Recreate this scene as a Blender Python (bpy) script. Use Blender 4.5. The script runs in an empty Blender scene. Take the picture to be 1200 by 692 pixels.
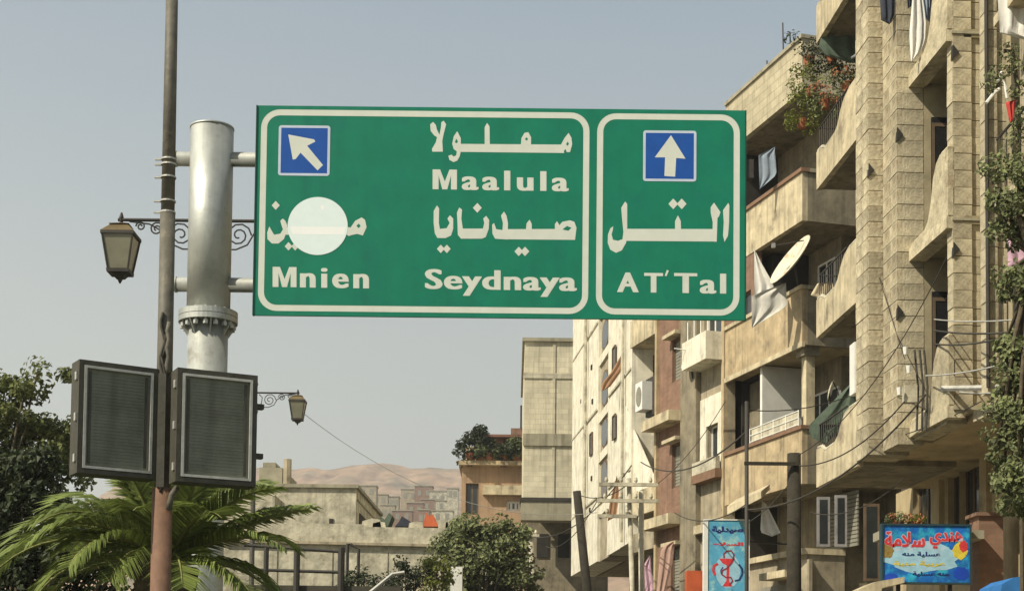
import bpy, math, random
from math import radians, sin, cos, pi
import mathutils.noise
from mathutils import Vector, Matrix
random.seed(7)
sc = bpy.context.scene
COL = sc.collection

# ------------------------------------------------------------------ camera
F_PX, PPY = 1800.0, 726.0
cam_d = bpy.data.cameras.new('camera')
cam = bpy.data.objects.new('camera', cam_d); COL.objects.link(cam)
cam_d.sensor_width = 36; cam_d.lens = 36*F_PX/1200
cam_d.shift_y = (PPY-346)/1200
cam_d.clip_end = 8000; cam_d.clip_start = .2
CAMP = Vector((0, 0, 1.6))
CR = Matrix.Rotation(radians(93), 3, 'X') @ Matrix.Rotation(radians(.6), 3, 'Z')
cam.matrix_world = Matrix.Translation(CAMP) @ CR.to_4x4()
sc.camera = cam
# ------------------------------------------------------------------ world
SUN = Vector((-.60, -.40, .69)).normalized()
w = bpy.data.worlds.new('World'); sc.world = w; w.use_nodes = True
nt = w.node_tree; nt.nodes.clear()
out = nt.nodes.new('ShaderNodeOutputWorld'); bg = nt.nodes.new('ShaderNodeBackground')
sky = nt.nodes.new('ShaderNodeTexSky'); sky.sky_type = 'NISHITA'; sky.sun_disc = False
sky.sun_elevation = math.asin(SUN.z); sky.sun_rotation = math.atan2(SUN.x, SUN.y)
sky.air_density = 1.0; sky.dust_density = 3.0; sky.ozone_density = 1.2
hz = nt.nodes.new('ShaderNodeMix'); hz.data_type = 'RGBA'
tc = nt.nodes.new('ShaderNodeTexCoord'); sp = nt.nodes.new('ShaderNodeSeparateXYZ')
mr = nt.nodes.new('ShaderNodeMapRange'); mr.inputs['From Min'].default_value = 0.08; mr.inputs['From Max'].default_value = .52
mr.inputs['To Min'].default_value = .95; mr.inputs['To Max'].default_value = .62
hr = nt.nodes.new('ShaderNodeMix'); hr.data_type = 'RGBA'
hr.inputs['A'].default_value = (3.3, 4.25, 5.0, 1); hr.inputs['B'].default_value = (6.5, 6.7, 5.95, 1)   # dusty air high up / near the horizon
mr2 = nt.nodes.new('ShaderNodeMapRange'); mr2.inputs['From Min'].default_value = .10; mr2.inputs['From Max'].default_value = .44
mr2.inputs['To Min'].default_value = 1; mr2.inputs['To Max'].default_value = 0
L = nt.links.new
L(tc.outputs['Generated'], sp.inputs[0]); L(sp.outputs['Z'], mr.inputs['Value']); L(sp.outputs['Z'], mr2.inputs['Value'])
L(mr2.outputs[0], hr.inputs['Factor'])
L(mr.outputs[0], hz.inputs['Factor']); L(sky.outputs[0], hz.inputs['A']); L(hr.outputs['Result'], hz.inputs['B'])
L(hz.outputs['Result'], bg.inputs[0]); bg.inputs[1].default_value = .089; L(bg.outputs[0], out.inputs[0])
sd = bpy.data.lights.new('sun', 'SUN'); sd.energy = 5.0; sd.angle = radians(.5); sd.color = (1, .92, .76)
sun = bpy.data.objects.new('sun', sd); COL.objects.link(sun); sun.location = (0, 0, 40)
sun.rotation_euler = SUN.to_track_quat('Z', 'Y').to_euler()
sc.view_settings.view_transform = 'Standard'; sc.view_settings.look = 'None'
sc.view_settings.exposure = 0.3; sc.view_settings.gamma = 1
sc.cycles.max_bounces = 6

# ------------------------------------------------------------------ projection
def ray(px, py):
    return CR @ Vector(((px-600)/F_PX, -(py-PPY)/F_PX, -1))
def P(px, py, Y):
    d = ray(px, py); return CAMP + d*(Y/d.y)

# ------------------------------------------------------------------ materials
MC = {}
def mat(name, col, rough=.85, metal=0, var=.25, scale=3, bump=.15, bscale=30, streak=0, rand=0, spec=.3,
        brick=None, island=0, trans=0, stain=None):
    if name in MC: return MC[name]
    m = bpy.data.materials.new(name); m.use_nodes = True; t = m.node_tree; n = t.nodes; l = t.links.new
    b = n['Principled BSDF']; b.inputs['Roughness'].default_value = rough; b.inputs['Metallic'].default_value = metal
    b.inputs['Specular IOR Level'].default_value = spec
    co = n.new('ShaderNodeTexCoord')
    no = n.new('ShaderNodeTexNoise'); no.inputs['Scale'].default_value = scale; no.inputs['Detail'].default_value = 6; no.inputs['Roughness'].default_value = .65
    l(co.outputs['Object'], no.inputs['Vector'])
    rm = n.new('ShaderNodeMapRange'); rm.inputs['From Min'].default_value = .3; rm.inputs['From Max'].default_value = .7
    rm.inputs['To Min'].default_value = 1-var; rm.inputs['To Max'].default_value = 1+var*.6
    l(no.outputs['Fac'], rm.inputs['Value'])
    fac = rm.outputs[0]
    def mul(a, bb):
        q = n.new('ShaderNodeMath'); q.operation = 'MULTIPLY'; l(a, q.inputs[0]); l(bb, q.inputs[1]); return q.outputs[0]
    if streak:
        mp = n.new('ShaderNodeMapping'); mp.inputs['Scale'].default_value = (6, 6, .45)
        l(co.outputs['Object'], mp.inputs[0]); s = n.new('ShaderNodeTexNoise'); s.inputs['Scale'].default_value = 1.0; s.inputs['Detail'].default_value = 5
        l(mp.outputs[0], s.inputs['Vector']); r = n.new('ShaderNodeMapRange'); r.inputs['From Min'].default_value = .5; r.inputs['From Max'].default_value = .75
        r.inputs['To Min'].default_value = 1; r.inputs['To Max'].default_value = 1-streak
        l(s.outputs['Fac'], r.inputs['Value']); fac = mul(fac, r.outputs[0])
    if rand:
        oi = n.new('ShaderNodeObjectInfo'); r = n.new('ShaderNodeMapRange'); r.inputs['To Min'].default_value = 1-rand; r.inputs['To Max'].default_value = 1+rand*.6
        l(oi.outputs['Random'], r.inputs['Value']); fac = mul(fac, r.outputs[0])
    if island:
        ge = n.new('ShaderNodeNewGeometry'); r = n.new('ShaderNodeMapRange'); r.inputs['To Min'].default_value = 1-island; r.inputs['To Max'].default_value = 1+island
        l(ge.outputs['Random Per Island'], r.inputs['Value']); fac = mul(fac, r.outputs[0])
    vm = n.new('ShaderNodeVectorMath'); vm.operation = 'SCALE'; vm.inputs[0].default_value = col; 
    src = None
    if brick:
        bw, bh, mort, mcol = brick
        # brick courses run along the wall: combine x+y with z
        sx = n.new('ShaderNodeSeparateXYZ'); l(co.outputs['Object'], sx.inputs[0])
        ad = n.new('ShaderNodeMath'); ad.operation = 'ADD'; l(sx.outputs[0], ad.inputs[0]); l(sx.outputs[1], ad.inputs[1])
        cb = n.new('ShaderNodeCombineXYZ'); l(ad.outputs[0], cb.inputs[0]); l(sx.outputs[2], cb.inputs[1])
        bt = n.new('ShaderNodeTexBrick'); bt.inputs['Scale'].default_value = 1; bt.inputs['Brick Width'].default_value = bw; bt.inputs['Row Height'].default_value = bh
        bt.inputs['Mortar Size'].default_value = mort; bt.inputs['Color1'].default_value = (*col, 1)
        bt.inputs['Color2'].default_value = (*[c*.82 for c in col], 1); bt.inputs['Mortar'].default_value = (*mcol, 1)
        l(cb.outputs[0], bt.inputs['Vector']); l(bt.outputs['Color'], vm.inputs[0])
    if stain:
        # patches of another colour (rust, dirt, repairs)
        scol, ssc, thr = stain
        s = n.new('ShaderNodeTexNoise'); s.inputs['Scale'].default_value = ssc; s.inputs['Detail'].default_value = 8; s.inputs['Roughness'].default_value = .7
        l(co.outputs['Object'], s.inputs['Vector']); r = n.new('ShaderNodeMapRange'); r.inputs['From Min'].default_value = thr; r.inputs['From Max'].default_value = thr+.12
        l(s.outputs['Fac'], r.inputs['Value']); mx = n.new('ShaderNodeMix'); mx.data_type = 'RGBA'
        l(r.outputs[0], mx.inputs['Factor'])
        if brick: l(bt.outputs['Color'], mx.inputs['A'])
        else: mx.inputs['A'].default_value = (*col, 1)
        mx.inputs['B'].default_value = (*scol, 1); l(mx.outputs['Result'], vm.inputs[0])
    l(fac, vm.inputs['Scale']); l(vm.outputs[0], b.inputs['Base Color'])
    if bump:
        bn = n.new('ShaderNodeTexNoise'); bn.inputs['Scale'].default_value = bscale; bn.inputs['Detail'].default_value = 4
        l(co.outputs['Object'], bn.inputs['Vector']); bp = n.new('ShaderNodeBump'); bp.inputs['Strength'].default_value = bump; bp.inputs['Distance'].default_value = .02
        l(bn.outputs['Fac'], bp.inputs['Height']); l(bp.outputs[0], b.inputs['Normal'])
    if trans:
        tr = n.new('ShaderNodeBsdfTranslucent'); l(vm.outputs[0], tr.inputs[0]); mxs = n.new('ShaderNodeMixShader'); mxs.inputs[0].default_value = trans
        l(b.outputs[0], mxs.inputs[1]); l(tr.outputs[0], mxs.inputs[2]); l(mxs.outputs[0], n['Material Output'].inputs[0])
    MC[name] = m; return m

STONE = mat('travertine_cladding', (.47, .41, .275), .9, var=.42, scale=6, rand=.24, bscale=25, bump=.4, stain=((.29, .235, .15), 2.6, .53))
GROUT = mat('cladding_backing', (.34, .29, .18), .95, var=.3)
CREAM = mat('cream_plaster', (.54, .46, .30), .9, var=.38, scale=2.2, streak=.5, stain=((.29, .24, .16), 1.6, .55))
OCHRE = mat('ochre_plaster', (.46, .36, .215), .9, var=.38, scale=2.0, streak=.5, stain=((.26, .21, .145), 1.5, .54))
BLOCKW = mat('weathered_block_parapet', (.52, .46, .31), .9, var=.3, scale=2, streak=.3, brick=(.42, .21, .012, (.36, .30, .2)))
WHITEB = mat('white_plaster', (.72, .675, .53), .9, var=.25, scale=2.2, streak=.4, stain=((.42, .38, .29), 1.9, .58))
BROWNB = mat('pinkish_brown_brick', (.27, .155, .105), .9, var=.25, scale=2, brick=(.24, .08, .006, (.2, .15, .1)), streak=.25)
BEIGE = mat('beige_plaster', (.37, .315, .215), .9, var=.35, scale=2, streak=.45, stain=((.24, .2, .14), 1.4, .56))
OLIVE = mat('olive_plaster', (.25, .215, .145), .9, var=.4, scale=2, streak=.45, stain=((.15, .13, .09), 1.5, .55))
CONC = mat('concrete_block_wall', (.66, .60, .43), .92, var=.25, scale=.8, streak=.35, brick=(.42, .22, .014, (.52, .47, .34)))
CONCB = mat('stained_concrete', (.34, .31, .22), .92, var=.3, scale=1.5, streak=.4)
CONC2 = mat('rough_pale_concrete', (.50, .46, .34), .95, var=.45, scale=2.2, streak=.35, bscale=8, bump=.8, stain=((.30, .27, .19), 1.8, .53))
DARKIN = mat('dark_interior', (.035, .032, .026), .9, var=.3)  # deep shade of rooms and openings put into the colour
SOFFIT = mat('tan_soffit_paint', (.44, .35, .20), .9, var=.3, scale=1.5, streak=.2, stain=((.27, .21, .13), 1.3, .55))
WHITE = mat('white_paint', (.72, .71, .64), .5, var=.12)
GLASS = mat('dark_window_glass', (.03, .035, .035), .12, var=.3, bump=0, spec=.6)
WOODF = mat('brown_window_frame', (.13, .09, .055), .7, var=.3)
METAL = mat('galvanised_steel', (.44, .45, .41), .5, metal=.5, var=.18, scale=5, bump=.05, streak=.3, stain=((.30, .29, .24), 3, .58))
POLE = mat('old_painted_pole', (.115, .105, .078), .6, var=.35, scale=9, bump=.2, stain=((.19, .165, .12), 6, .58))
RUST = mat('rusty_red_primer', (.17, .095, .058), .75, var=.3, scale=9, stain=((.16, .08, .05), 7, .58))
IRON = mat('black_wrought_iron', (.045, .04, .032), .6, var=.3)
GREEN = mat('green_sign_sheet', (.001, .165, .092), .42, streak=.12, var=.12, scale=4, bump=.02, stain=((.001, .150, .094), 2.5, .5))
CRM = mat('reflective_cream_print', (.56, .58, .50), .5, var=.07, scale=5, bump=0)
BLUE = mat('blue_arrow_plate', (.008, .07, .30), .4, var=.1, scale=8, bump=0)
BLUEW = mat('pale_arrow_plate_rim', (.46, .52, .60), .4, var=.1, bump=0)
DISC = mat('pale_white_sticker', (.66, .75, .72), .5, var=.04, scale=9, bump=0)
DISC2 = mat('white_sticker_band', (.78, .79, .76), .5, var=.03, bump=0)
BACKM = mat('sign_back_aluminium', (.30, .30, .28), .5, metal=.5, var=.15)
CABLE = mat('cable_rubber', (.05, .045, .035), .7, var=.3)
CABLEL = mat('grey_conduit', (.42, .41, .36), .6, var=.3)
BARK = mat('tree_bark', (.10, .08, .05), .95, var=.4, scale=12, bump=.5)
LEAF = mat('olive_leaves', (.17, .19, .06), .6, var=.35, scale=.8, island=.45, trans=.35, bump=0)
LEAFD = mat('dark_leaves', (.030, .042, .013), .6, var=.4, scale=.9, island=.45, trans=.15, bump=0)
LEAFM = mat('grey_green_leaves', (.155, .175, .07), .65, var=.4, scale=.9, island=.5, trans=.2, bump=0)
LEAFY = mat('yellow_green_leaves', (.17, .19, .03), .6, var=.3, scale=1, island=.4, trans=.3, bump=0)
FLOW = mat('orange_flowers', (.34, .13, .05), .7, var=.3, island=.3, bump=0)
PALM = mat('palm_leaflets', (.19, .235, .06), .5, var=.35, scale=2, island=.4, trans=.25, bump=0, spec=.35)
PALMR = mat('palm_rachis', (.20, .20, .06), .6, var=.2)
PALMT = mat('palm_fibre_trunk', (.13, .10, .065), .95, var=.5, scale=14, bump=.7)
TERRA = mat('terracotta', (.36, .13, .06), .8, var=.2)
HILL = mat('bare_tan_hillside', (.37, .24, .15), .95, var=.5, scale=.05, bump=1, bscale=.3, stain=((.24, .19, .12), .035, .49))
ASPH = mat('asphalt', (.05, .05, .048), .9, var=.3, scale=1, bscale=60)
PAVE = mat('pavement_slabs', (.26, .24, .19), .9, var=.2, brick=(.6, .6, .01, (.15, .14, .11)))
KERB = mat('kerb_concrete', (.4, .38, .32), .9)
DUST = mat('dusty_ground', (.33, .28, .19), .95, var=.3, scale=.05)
GRASS = mat('median_grass', (.06, .09, .02), .9, var=.4, scale=3, bscale=40, bump=.6)
REDC = mat('red_cloth', (.42, .045, .035), .8, var=.2); WCLO = mat('white_cloth', (.68, .66, .60), .85, var=.12, scale=5)
DCLO = mat('dark_blue_cloth', (.035, .04, .055), .85, var=.3, scale=5); GCLO = mat('grey_cloth', (.26, .25, .24), .85, var=.3, scale=5)
BLCL = mat('blue_grey_cloth', (.26, .31, .36), .85, var=.2, scale=5); PINK = mat('pink_cloth', (.56, .36, .44), .85, var=.3, scale=9)
GNET = mat('green_shade_cloth', (.10, .135, .095), .85, var=.3, scale=6); BRCL = mat('brown_canvas', (.30, .17, .095), .85, var=.25, scale=5)
SHUT = mat('grey_shutter', (.24, .23, .18), .7, var=.2); MESHD = mat('dark_screen_mesh', (.17, .18, .135), .75, var=.35, scale=3, streak=.3, bump=0)
CASE = mat('weathered_sign_case', (.062, .058, .042), .65, var=.35, scale=7); RIM = mat('pale_metal_rim', (.46, .45, .40), .5, metal=.3, var=.2, scale=10)
WOODP = mat('creosoted_wood', (.035, .03, .02), .9, var=.4, scale=8, bump=.5)
AMBER = mat('lantern_cap_brass', (.15, .11, .05), .55, metal=.3, var=.3); LGL = mat('milky_lantern_glass', (.20, .19, .13), .25, var=.2, bump=0)
ORNG = mat('orange_plastic', (.55, .13, .05), .6, var=.2)

# ------------------------------------------------------------------ mesh builder
class MB:
    def __init__(s): s.v = []; s.f = []
    def add(s, vs, fs):
        o = len(s.v); s.v += [tuple(v) for v in vs]; s.f += [tuple(i+o for i in f) for f in fs]; return s
    def box(s, x0, x1, y0, y1, z0, z1):
        if x0 > x1: x0, x1 = x1, x0
        if y0 > y1: y0, y1 = y1, y0
        if z0 > z1: z0, z1 = z1, z0
        return s.add([(x0,y0,z0),(x1,y0,z0),(x1,y1,z0),(x0,y1,z0),(x0,y0,z1),(x1,y0,z1),(x1,y1,z1),(x0,y1,z1)],
                     [(0,3,2,1),(4,5,6,7),(0,1,5,4),(1,2,6,5),(2,3,7,6),(3,0,4,7)])
    def prism(s, pts, d0, d1, axis='y'):
        """polygon pts (a,b) extruded: axis y -> (a,d,b); axis x -> (d,a,b); axis z -> (a,b,d)"""
        n = len(pts)
        g = {'y': lambda p, d: (p[0], d, p[1]), 'x': lambda p, d: (d, p[0], p[1]), 'z': lambda p, d: (p[0], p[1], d)}[axis]
        vs = [g(p, d0) for p in pts]+[g(p, d1) for p in pts]
        fs = [tuple(range(n)), tuple(range(2*n-1, n-1, -1))]+[(i, i+n, (i+1) % n+n, (i+1) % n) for i in range(n)]
        return s.add(vs, fs)
    def tube(s, pts, r, seg=8, cap=True):
        pts = [Vector(p) for p in pts]; n = len(pts); rs = r if isinstance(r, (list, tuple)) else [r]*n
        vs = []; up = None
        for i, p in enumerate(pts):
            t = (pts[min(i+1, n-1)]-pts[max(i-1, 0)]).normalized()
            if up is None: up = Vector((0, 0, 1)) if abs(t.z) < .9 else Vector((1, 0, 0))
            a = t.cross(up).normalized(); b = a.cross(t).normalized(); up = b
            vs += [p+(a*cos(2*pi*k/seg)+b*sin(2*pi*k/seg))*rs[i] for k in range(seg)]
        fs = [(i*seg+k, i*seg+(k+1) % seg, (i+1)*seg+(k+1) % seg, (i+1)*seg+k) for i in range(n-1) for k in range(seg)]
        if cap: fs += [tuple(range(seg-1, -1, -1)), tuple((n-1)*seg+k for k in range(seg))]
        return s.add(vs, fs)
    def build(s, name, m, parent=None, loc=None, smooth=False, fix=True):
        me = bpy.data.meshes.new(name); me.from_pydata(s.v, [], s.f); me.materials.append(m)
        if fix:
            import bmesh
            b = bmesh.new(); b.from_mesh(me); bmesh.ops.recalc_face_normals(b, faces=b.faces); b.to_mesh(me); b.free()
        if smooth:
            for p in me.polygons: p.use_smooth = len(p.vertices) == 4
        o = bpy.data.objects.new(name, me); COL.objects.link(o)
        if parent: o.parent = parent
        if loc: o.location = loc
        return o
def tag(o, label=None, cat=None, group=None, kind=None):
    if label: o['label'] = label
    if cat: o['category'] = cat
    if group: o['group'] = group
    if kind: o['kind'] = kind
    return o
def empty(name, loc, label=None, cat=None, group=None, rz=0):
    o = bpy.data.objects.new(name, None); COL.objects.link(o); o.location = loc; o.rotation_euler = (0, 0, rz)
    o.empty_display_size = .3
    return tag(o, label, cat, group)
def copyobj(o, parent, loc):
    c = o.copy(); COL.objects.link(c); c.parent = parent; c.location = loc; return c
def kids(o): return [c for c in bpy.data.objects if c.parent is o]
def copy_tree(o, parent=None):
    c = o.copy(); COL.objects.link(c); c.parent = parent
    for ch in kids(o): copy_tree(ch, c)
    return c

def wallgrid(mb, u0, u1, z0, z1, d0, d1, holes):
    """wall slab with rectangular openings (u0,u1,z0,z1)"""
    us = sorted({u0, u1}|{min(max(h[i], u0), u1) for h in holes for i in (0, 1)}); zs = sorted({z0, z1}|{min(max(h[i], z0), z1) for h in holes for i in (2, 3)})
    def filled(i, j):
        if i < 0 or j < 0 or i >= len(us)-1 or j >= len(zs)-1: return False
        cu = (us[i]+us[i+1])/2; cz = (zs[j]+zs[j+1])/2
        return not any(h[0] < cu < h[1] and h[2] < cz < h[3] for h in holes)
    for i in range(len(us)-1):
        for j in range(len(zs)-1):
            if not filled(i, j): continue
            a, b, c, d = us[i], us[i+1], zs[j], zs[j+1]
            mb.add([(a,d1,c),(b,d1,c),(b,d1,d),(a,d1,d)], [(0,1,2,3)]); mb.add([(a,d0,c),(b,d0,c),(b,d0,d),(a,d0,d)], [(3,2,1,0)])
            for (x, y), q in (((i-1, j), [(a,d0,c),(a,d1,c),(a,d1,d),(a,d0,d)]), ((i+1, j), [(b,d0,c),(b,d1,c),(b,d1,d),(b,d0,d)]),
                              ((i, j-1), [(a,d0,c),(b,d0,c),(b,d1,c),(a,d1,c)]), ((i, j+1), [(a,d0,d),(b,d0,d),(b,d1,d),(a,d1,d)])):
                if not filled(x, y): mb.add(q, [(0,1,2,3)])
    return mb

class Fac:
    """a facade: vertical plane through the point seen at pixel column px0, depth Y0, running away along the street"""
    def __init__(s, X, Y, slope, label, cat='building', name='apartment_building', group='apartment buildings along the street'):
        s.A = Vector((X, Y, 0)); s.e = Vector((slope, 1, 0)).normalized(); s.n = Vector((-s.e.y, s.e.x, 0))
        s.root = empty(name, s.A, label, cat, group, rz=math.atan2(s.e.y, s.e.x))
    def uz(s, px, py, d=0):
        r = ray(px, py); o = s.A+s.n*d-CAMP; t = o.dot(s.n)/r.dot(s.n); p = CAMP+r*t
        return (p-s.A).dot(s.e), p.z
    def u(s, px, py=450, d=0): return s.uz(px, py, d)[0]
    def z(s, px, py, d=0): return s.uz(px, py, d)[1]
    def world(s, u, d, z): return s.A+s.e*u+s.n*d+Vector((0, 0, z))
    def pg(s, pts, d=0): return [s.uz(x, y, d) for x, y in pts]

def window(par, u0, u1, z0, z1, d, fm=WOODF, gm=GLASS, mull=1, t=.05, name='window'):
    m = MB(); m.box(u0, u0+t, d-.05, d, z0, z1); m.box(u1-t, u1, d-.05, d, z0, z1); m.box(u0+t, u1-t, d-.05, d, z0, z0+t); m.box(u0+t, u1-t, d-.05, d, z1-t, z1)
    for k in range(mull):
        c = u0+(u1-u0)*(k+1)/(mull+1); m.box(c-t/2, c+t/2, d-.048, d-.004, z0+t, z1-t)
    f = m.build(name, fm, par); MB().box(u0+t, u1-t, d-.035, d-.025, z0+t, z1-t).build('pane', gm, f); return f
def shutter_window(par, u0, u1, z0, z1, d, m=SHUT):
    f = window(par, u0, u1, z0, z1, d, WOODF, m, 0); n = int((z1-z0-.1)/.09); q = MB()
    for k in range(n): q.box(u0+.05, u1-.05, d-.026, d-.012, z0+.06+k*.09, z0+.06+k*.09+.06)
    q.build('slat', m, f)['kind'] = 'stuff'; return f

# ------------------------------------------------------------------ ground, road, terrain
def struct(mb, name, m, **k): o = mb.build(name, m, **k); o['kind'] = 'structure'; return o
MB().box(-310, 610, -55, 1445, -.3, 0).build('ground', DUST)['kind'] = 'structure'
struct(MB().box(-3.0-.0, 5.0, -20, 60, -.05, .006), 'road', ASPH)
struct(MB().box(-14, -6.0, -20, 60, -.05, .006), 'road', ASPH)
struct(MB().box(-5.9, -3.1, -20, 48, 0, .13), 'median', GRASS)
for x in (-3.1, -6.0): struct(MB().box(x, x+.1, -20, 48, 0, .14), 'kerb', KERB)
struct(MB().box(5.02, 5.14, -20, 33, 0, .14), 'kerb', KERB)
struct(MB().box(5.14, 9.2, -20, 33, 0, .13), 'pavement', PAVE)
mk = MB()
for k in range(14): mk.box(.9, 1.05, -10+k*5, -7.5+k*5, .008, .012)
struct(mk, 'lane_marking', WHITE)

# hill ridge with houses on its foot
def hill_prof(px):
    return 546+ (3*sin(px*.021+1)+2.2*sin(px*.055)+1.2*sin(px*.13+2)) + max(0, (px-420))*.045 + max(0, 330-px)*.02
hb = MB(); NX, NY = 300, 60
for j in range(NY):
    Y = 480+j*550/59; f = j/(NY-1)
    for i in range(NX):
        px = 150+i*(800/(NX-1)); top = P(px, hill_prof(px), 1030).z
        X = (px-600)/1800*1030*(.72+.28*f)
        nz = mathutils.noise.fractal(Vector((X/70, Y/90, 3)), .9, 2.1, 6)
        z = 22+(top-22)*(f**1.1) + nz*6*(1-f)**.5*min(1, f*4) + (mathutils.noise.noise(Vector((X/24, Y/30, 1)))*3.0 + mathutils.noise.noise(Vector((X/6, Y/8, 5)))*1.6)*(1 if f < 1 else .4)
        hb.v.append((X, Y, z))
for j in range(NY-1):
    for i in range(NX-1):
        a = j*NX+i; hb.f.append((a, a+1, a+NX+1, a+NX))
base = len(hb.v)
for i in range(NX): hb.v.append((hb.v[i][0], 478, -1))
for i in range(NX-1): hb.f.append((base+i, base+i+1, i+1, i))
for i in range(NX): x, y, z = hb.v[(NY-1)*NX+i]; hb.v.append((x, 1400, -1))
for i in range(NX-1): hb.f.append(((NY-1)*NX+i, (NY-1)*NX+i+1, base+NX+i+1, base+NX+i))
struct(hb, 'hill', HILL, smooth=True)
rr = random.Random(5)
hl = [(480, 580), (497, 577), (514, 583), (462, 588), (506, 592), (523, 592), (446, 585), (487, 596), (531, 578), (455, 600), (472, 604), (519, 604), (431, 575), (497, 606)]
for i, (hx, hy) in enumerate(hl):
    Yh = 462-i*6; c = P(hx, hy, Yh); ww = rr.uniform(1.4, 3.0); hh = rr.uniform(1.8, 3.4)
    r = empty('hillside_house', (c.x, c.y, 0), 'small %s flat-roofed house on the hill foot, %s from the left among the distant houses' % (('beige', 'brown', 'grey')[i % 3], 'first second third fourth fifth sixth seventh eighth ninth tenth eleventh twelfth thirteenth fourteenth'.split()[sorted(range(14), key=lambda k: hl[k][0]+k*.01).index(i)]), 'house', 'distant houses on the foot of the hill')
    MB().box(-ww, ww, -2.5, 2.5, c.z-14, c.z+hh/2).build('wall', (BEIGE, BROWNB, CONC2)[i % 3], r)
    MB().box(-ww-.2, ww+.2, -2.7, 2.7, c.z+hh/2, c.z+hh/2+.25).build('roof', CONCB, r)
    for k in (-1, 1): MB().box(k*ww*.45-.5, k*ww*.45+.5, -2.56, -2.49, c.z-1.2, c.z+.4).build('window', SHUT, r)

# ------------------------------------------------------------------ text and sign lettering
def text_geo(s, offset=.012, space=1.0, res=4):
    c = bpy.data.curves.new('t', 'FONT'); c.body = s; c.offset = offset; c.space_character = space; c.resolution_u = res
    t = bpy.data.objects.new('t', c); COL.objects.link(t)
    bpy.context.view_layer.update()
    me = t.evaluated_get(bpy.context.evaluated_depsgraph_get()).to_mesh()
    v = [(a.co.x, a.co.y) for a in me.vertices]; f = [tuple(p.vertices) for p in me.polygons]
    bpy.data.objects.remove(t); bpy.data.curves.remove(c); return v, f

YS = 16.0
SG = Vector(P(585, 372, YS)); SG.z = 0
sign = empty('highway_sign', SG, 'large green direction sign with cream Arabic and Latin place names and two blue arrow plates', 'road sign')
def spx(px, py):                      # pixel on the sign face -> local x,z of the sign
    p = P(px, py, YS); return p.x-SG.x, p.z
tl, trr, bl, br = spx(302, 122), spx(874, 131), spx(297, 368), spx(872, 376)
x0 = (tl[0]+bl[0])/2; x1 = (trr[0]+br[0])/2; z1 = (tl[1]+trr[1])/2; z0 = (bl[1]+br[1])/2; PXM = (x1-x0)/573.5
MB().box(x0, x1, 0, .035, z0, z1).build('sign_panel', GREEN, sign)
m = MB()
ec_ = spx(878.5, 197); MB().box(ec_[0]-.06, ec_[0]+.045, .01, .12, ec_[1]-.10, ec_[1]+.10).build('edge_bracket', mat('dark_green_edge', ()), sign) if False else MB().box(ec_[0]-.04, ec_[0]+.045, .01, .12, ec_[1]-.10, ec_[1]+.10).build('edge_bracket', IRON, sign)
for zz in (z0+.25, (z0+z1)/2, z1-.25): m.box(x0+.1, x1-.1, .04, .09, zz-.04, zz+.04)
m.build('stiffening_rail', BACKM, sign)
for k in range(9): xk_ = x0+.3+k*(x1-x0-.6)/8; MB().box(xk_-.03, xk_+.03, .09, .28, (z0+z1)/2+.5, (z0+z1)/2+.62).build('arm_clamp', BACKM, sign)
m = MB().box(x0-.012, x0-.001, -.012, .05, z0, z1).box(x1+.001, x1+.012, -.012, .05, z0, z1).build('edge_trim', mat('dark_green_edge', (.008, .05, .035), .5), sign)
def rrect(x0, x1, z0, z1, r, n=8):
    pts = []
    for cx, cz, a0 in ((x1-r, z1-r, 0), (x0+r, z1-r, 90), (x0+r, z0+r, 180), (x1-r, z0+r, 270)):
        for k in range(n+1): a = radians(a0+90*k/n); pts.append((cx+r*cos(a), cz+r*sin(a)))
    return pts
def ring(x0, x1, z0, z1, r, t, d0, d1):
    o = rrect(x0, x1, z0, z1, r); i = rrect(x0+t, x1-t, z0+t, z1-t, max(r-t, .004)); n = len(o); mb = MB()
    mb.v = [(a, d1, b) for a, b in o]+[(a, d1, b) for a, b in i]+[(a, d0, b) for a, b in o]+[(a, d0, b) for a, b in i]
    for k in range(n):
        q = (k+1) % n; mb.f += [(k, q, q+n, k+n), (k, k+2*n, q+2*n, q), (k+n, q+n, q+3*n, k+3*n)]
    return mb
def rectpx(a, b):  # two corners -> plane rectangle, measured relative to the true sign rectangle
    return a
def srect(pxl, pxr, pyt, pyb):
    # pixel offsets from the top-left corner of the sign, de-rotated
    return x0+(pxl-302)*PXM, x0+(pxr-302)*PXM, z1-(pyb-122)*PXM, z1-(pyt-122)*PXM
a = srect(306.5, 692.5, 126.5, 366); ring(*a, .2, 7.2*PXM, -.004, -.001).build('border_line', CRM, sign)
a = srect(701.5, 869.2, 127, 366); ring(*a, .2, 7.2*PXM, -.004, -.001).build('border_line', CRM, sign)
def sp_poly(pts, org, s, d=-.0045, m=CRM, name='arabic_letter', mb=None):
    q = mb or MB(); q.prism([spx(org[0]+x/s, org[1]+y/s) for x, y in pts], d, -.001)
    return q if mb else q.build(name, m, sign)
def diamond(cx, cy, r): return [(cx-r, cy), (cx, cy-r*1.1), (cx+r, cy), (cx, cy+r*1.1)]
W1 = [[(285,232),(1012,237),(1028,296),(285,288)],
      [(1000,245),(1030,190),(1058,155),(1078,190),(1083,235),(1068,290),(1045,290),(1036,268),(1012,298)],
      [(722,240),(727,190),(748,155),(775,150),(794,185),(794,240)],
      [(468,236),(468,115),(485,85),(502,110),(504,236)],
      [(300,240),(300,192),(275,143),(250,180),(240,232),(250,268),(272,285),(268,312),(250,322),(235,308),(213,315),(220,345),(250,360),(275,350),(292,320),(300,286)],
      [(85,95),(105,78),(125,100),(132,132),(150,168),(160,120),(163,80),(180,70),(197,95),(188,130),(178,170),(170,210),(174,287),(100,287),(97,268),(125,220),(133,185),(112,172),(88,140)]]
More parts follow.
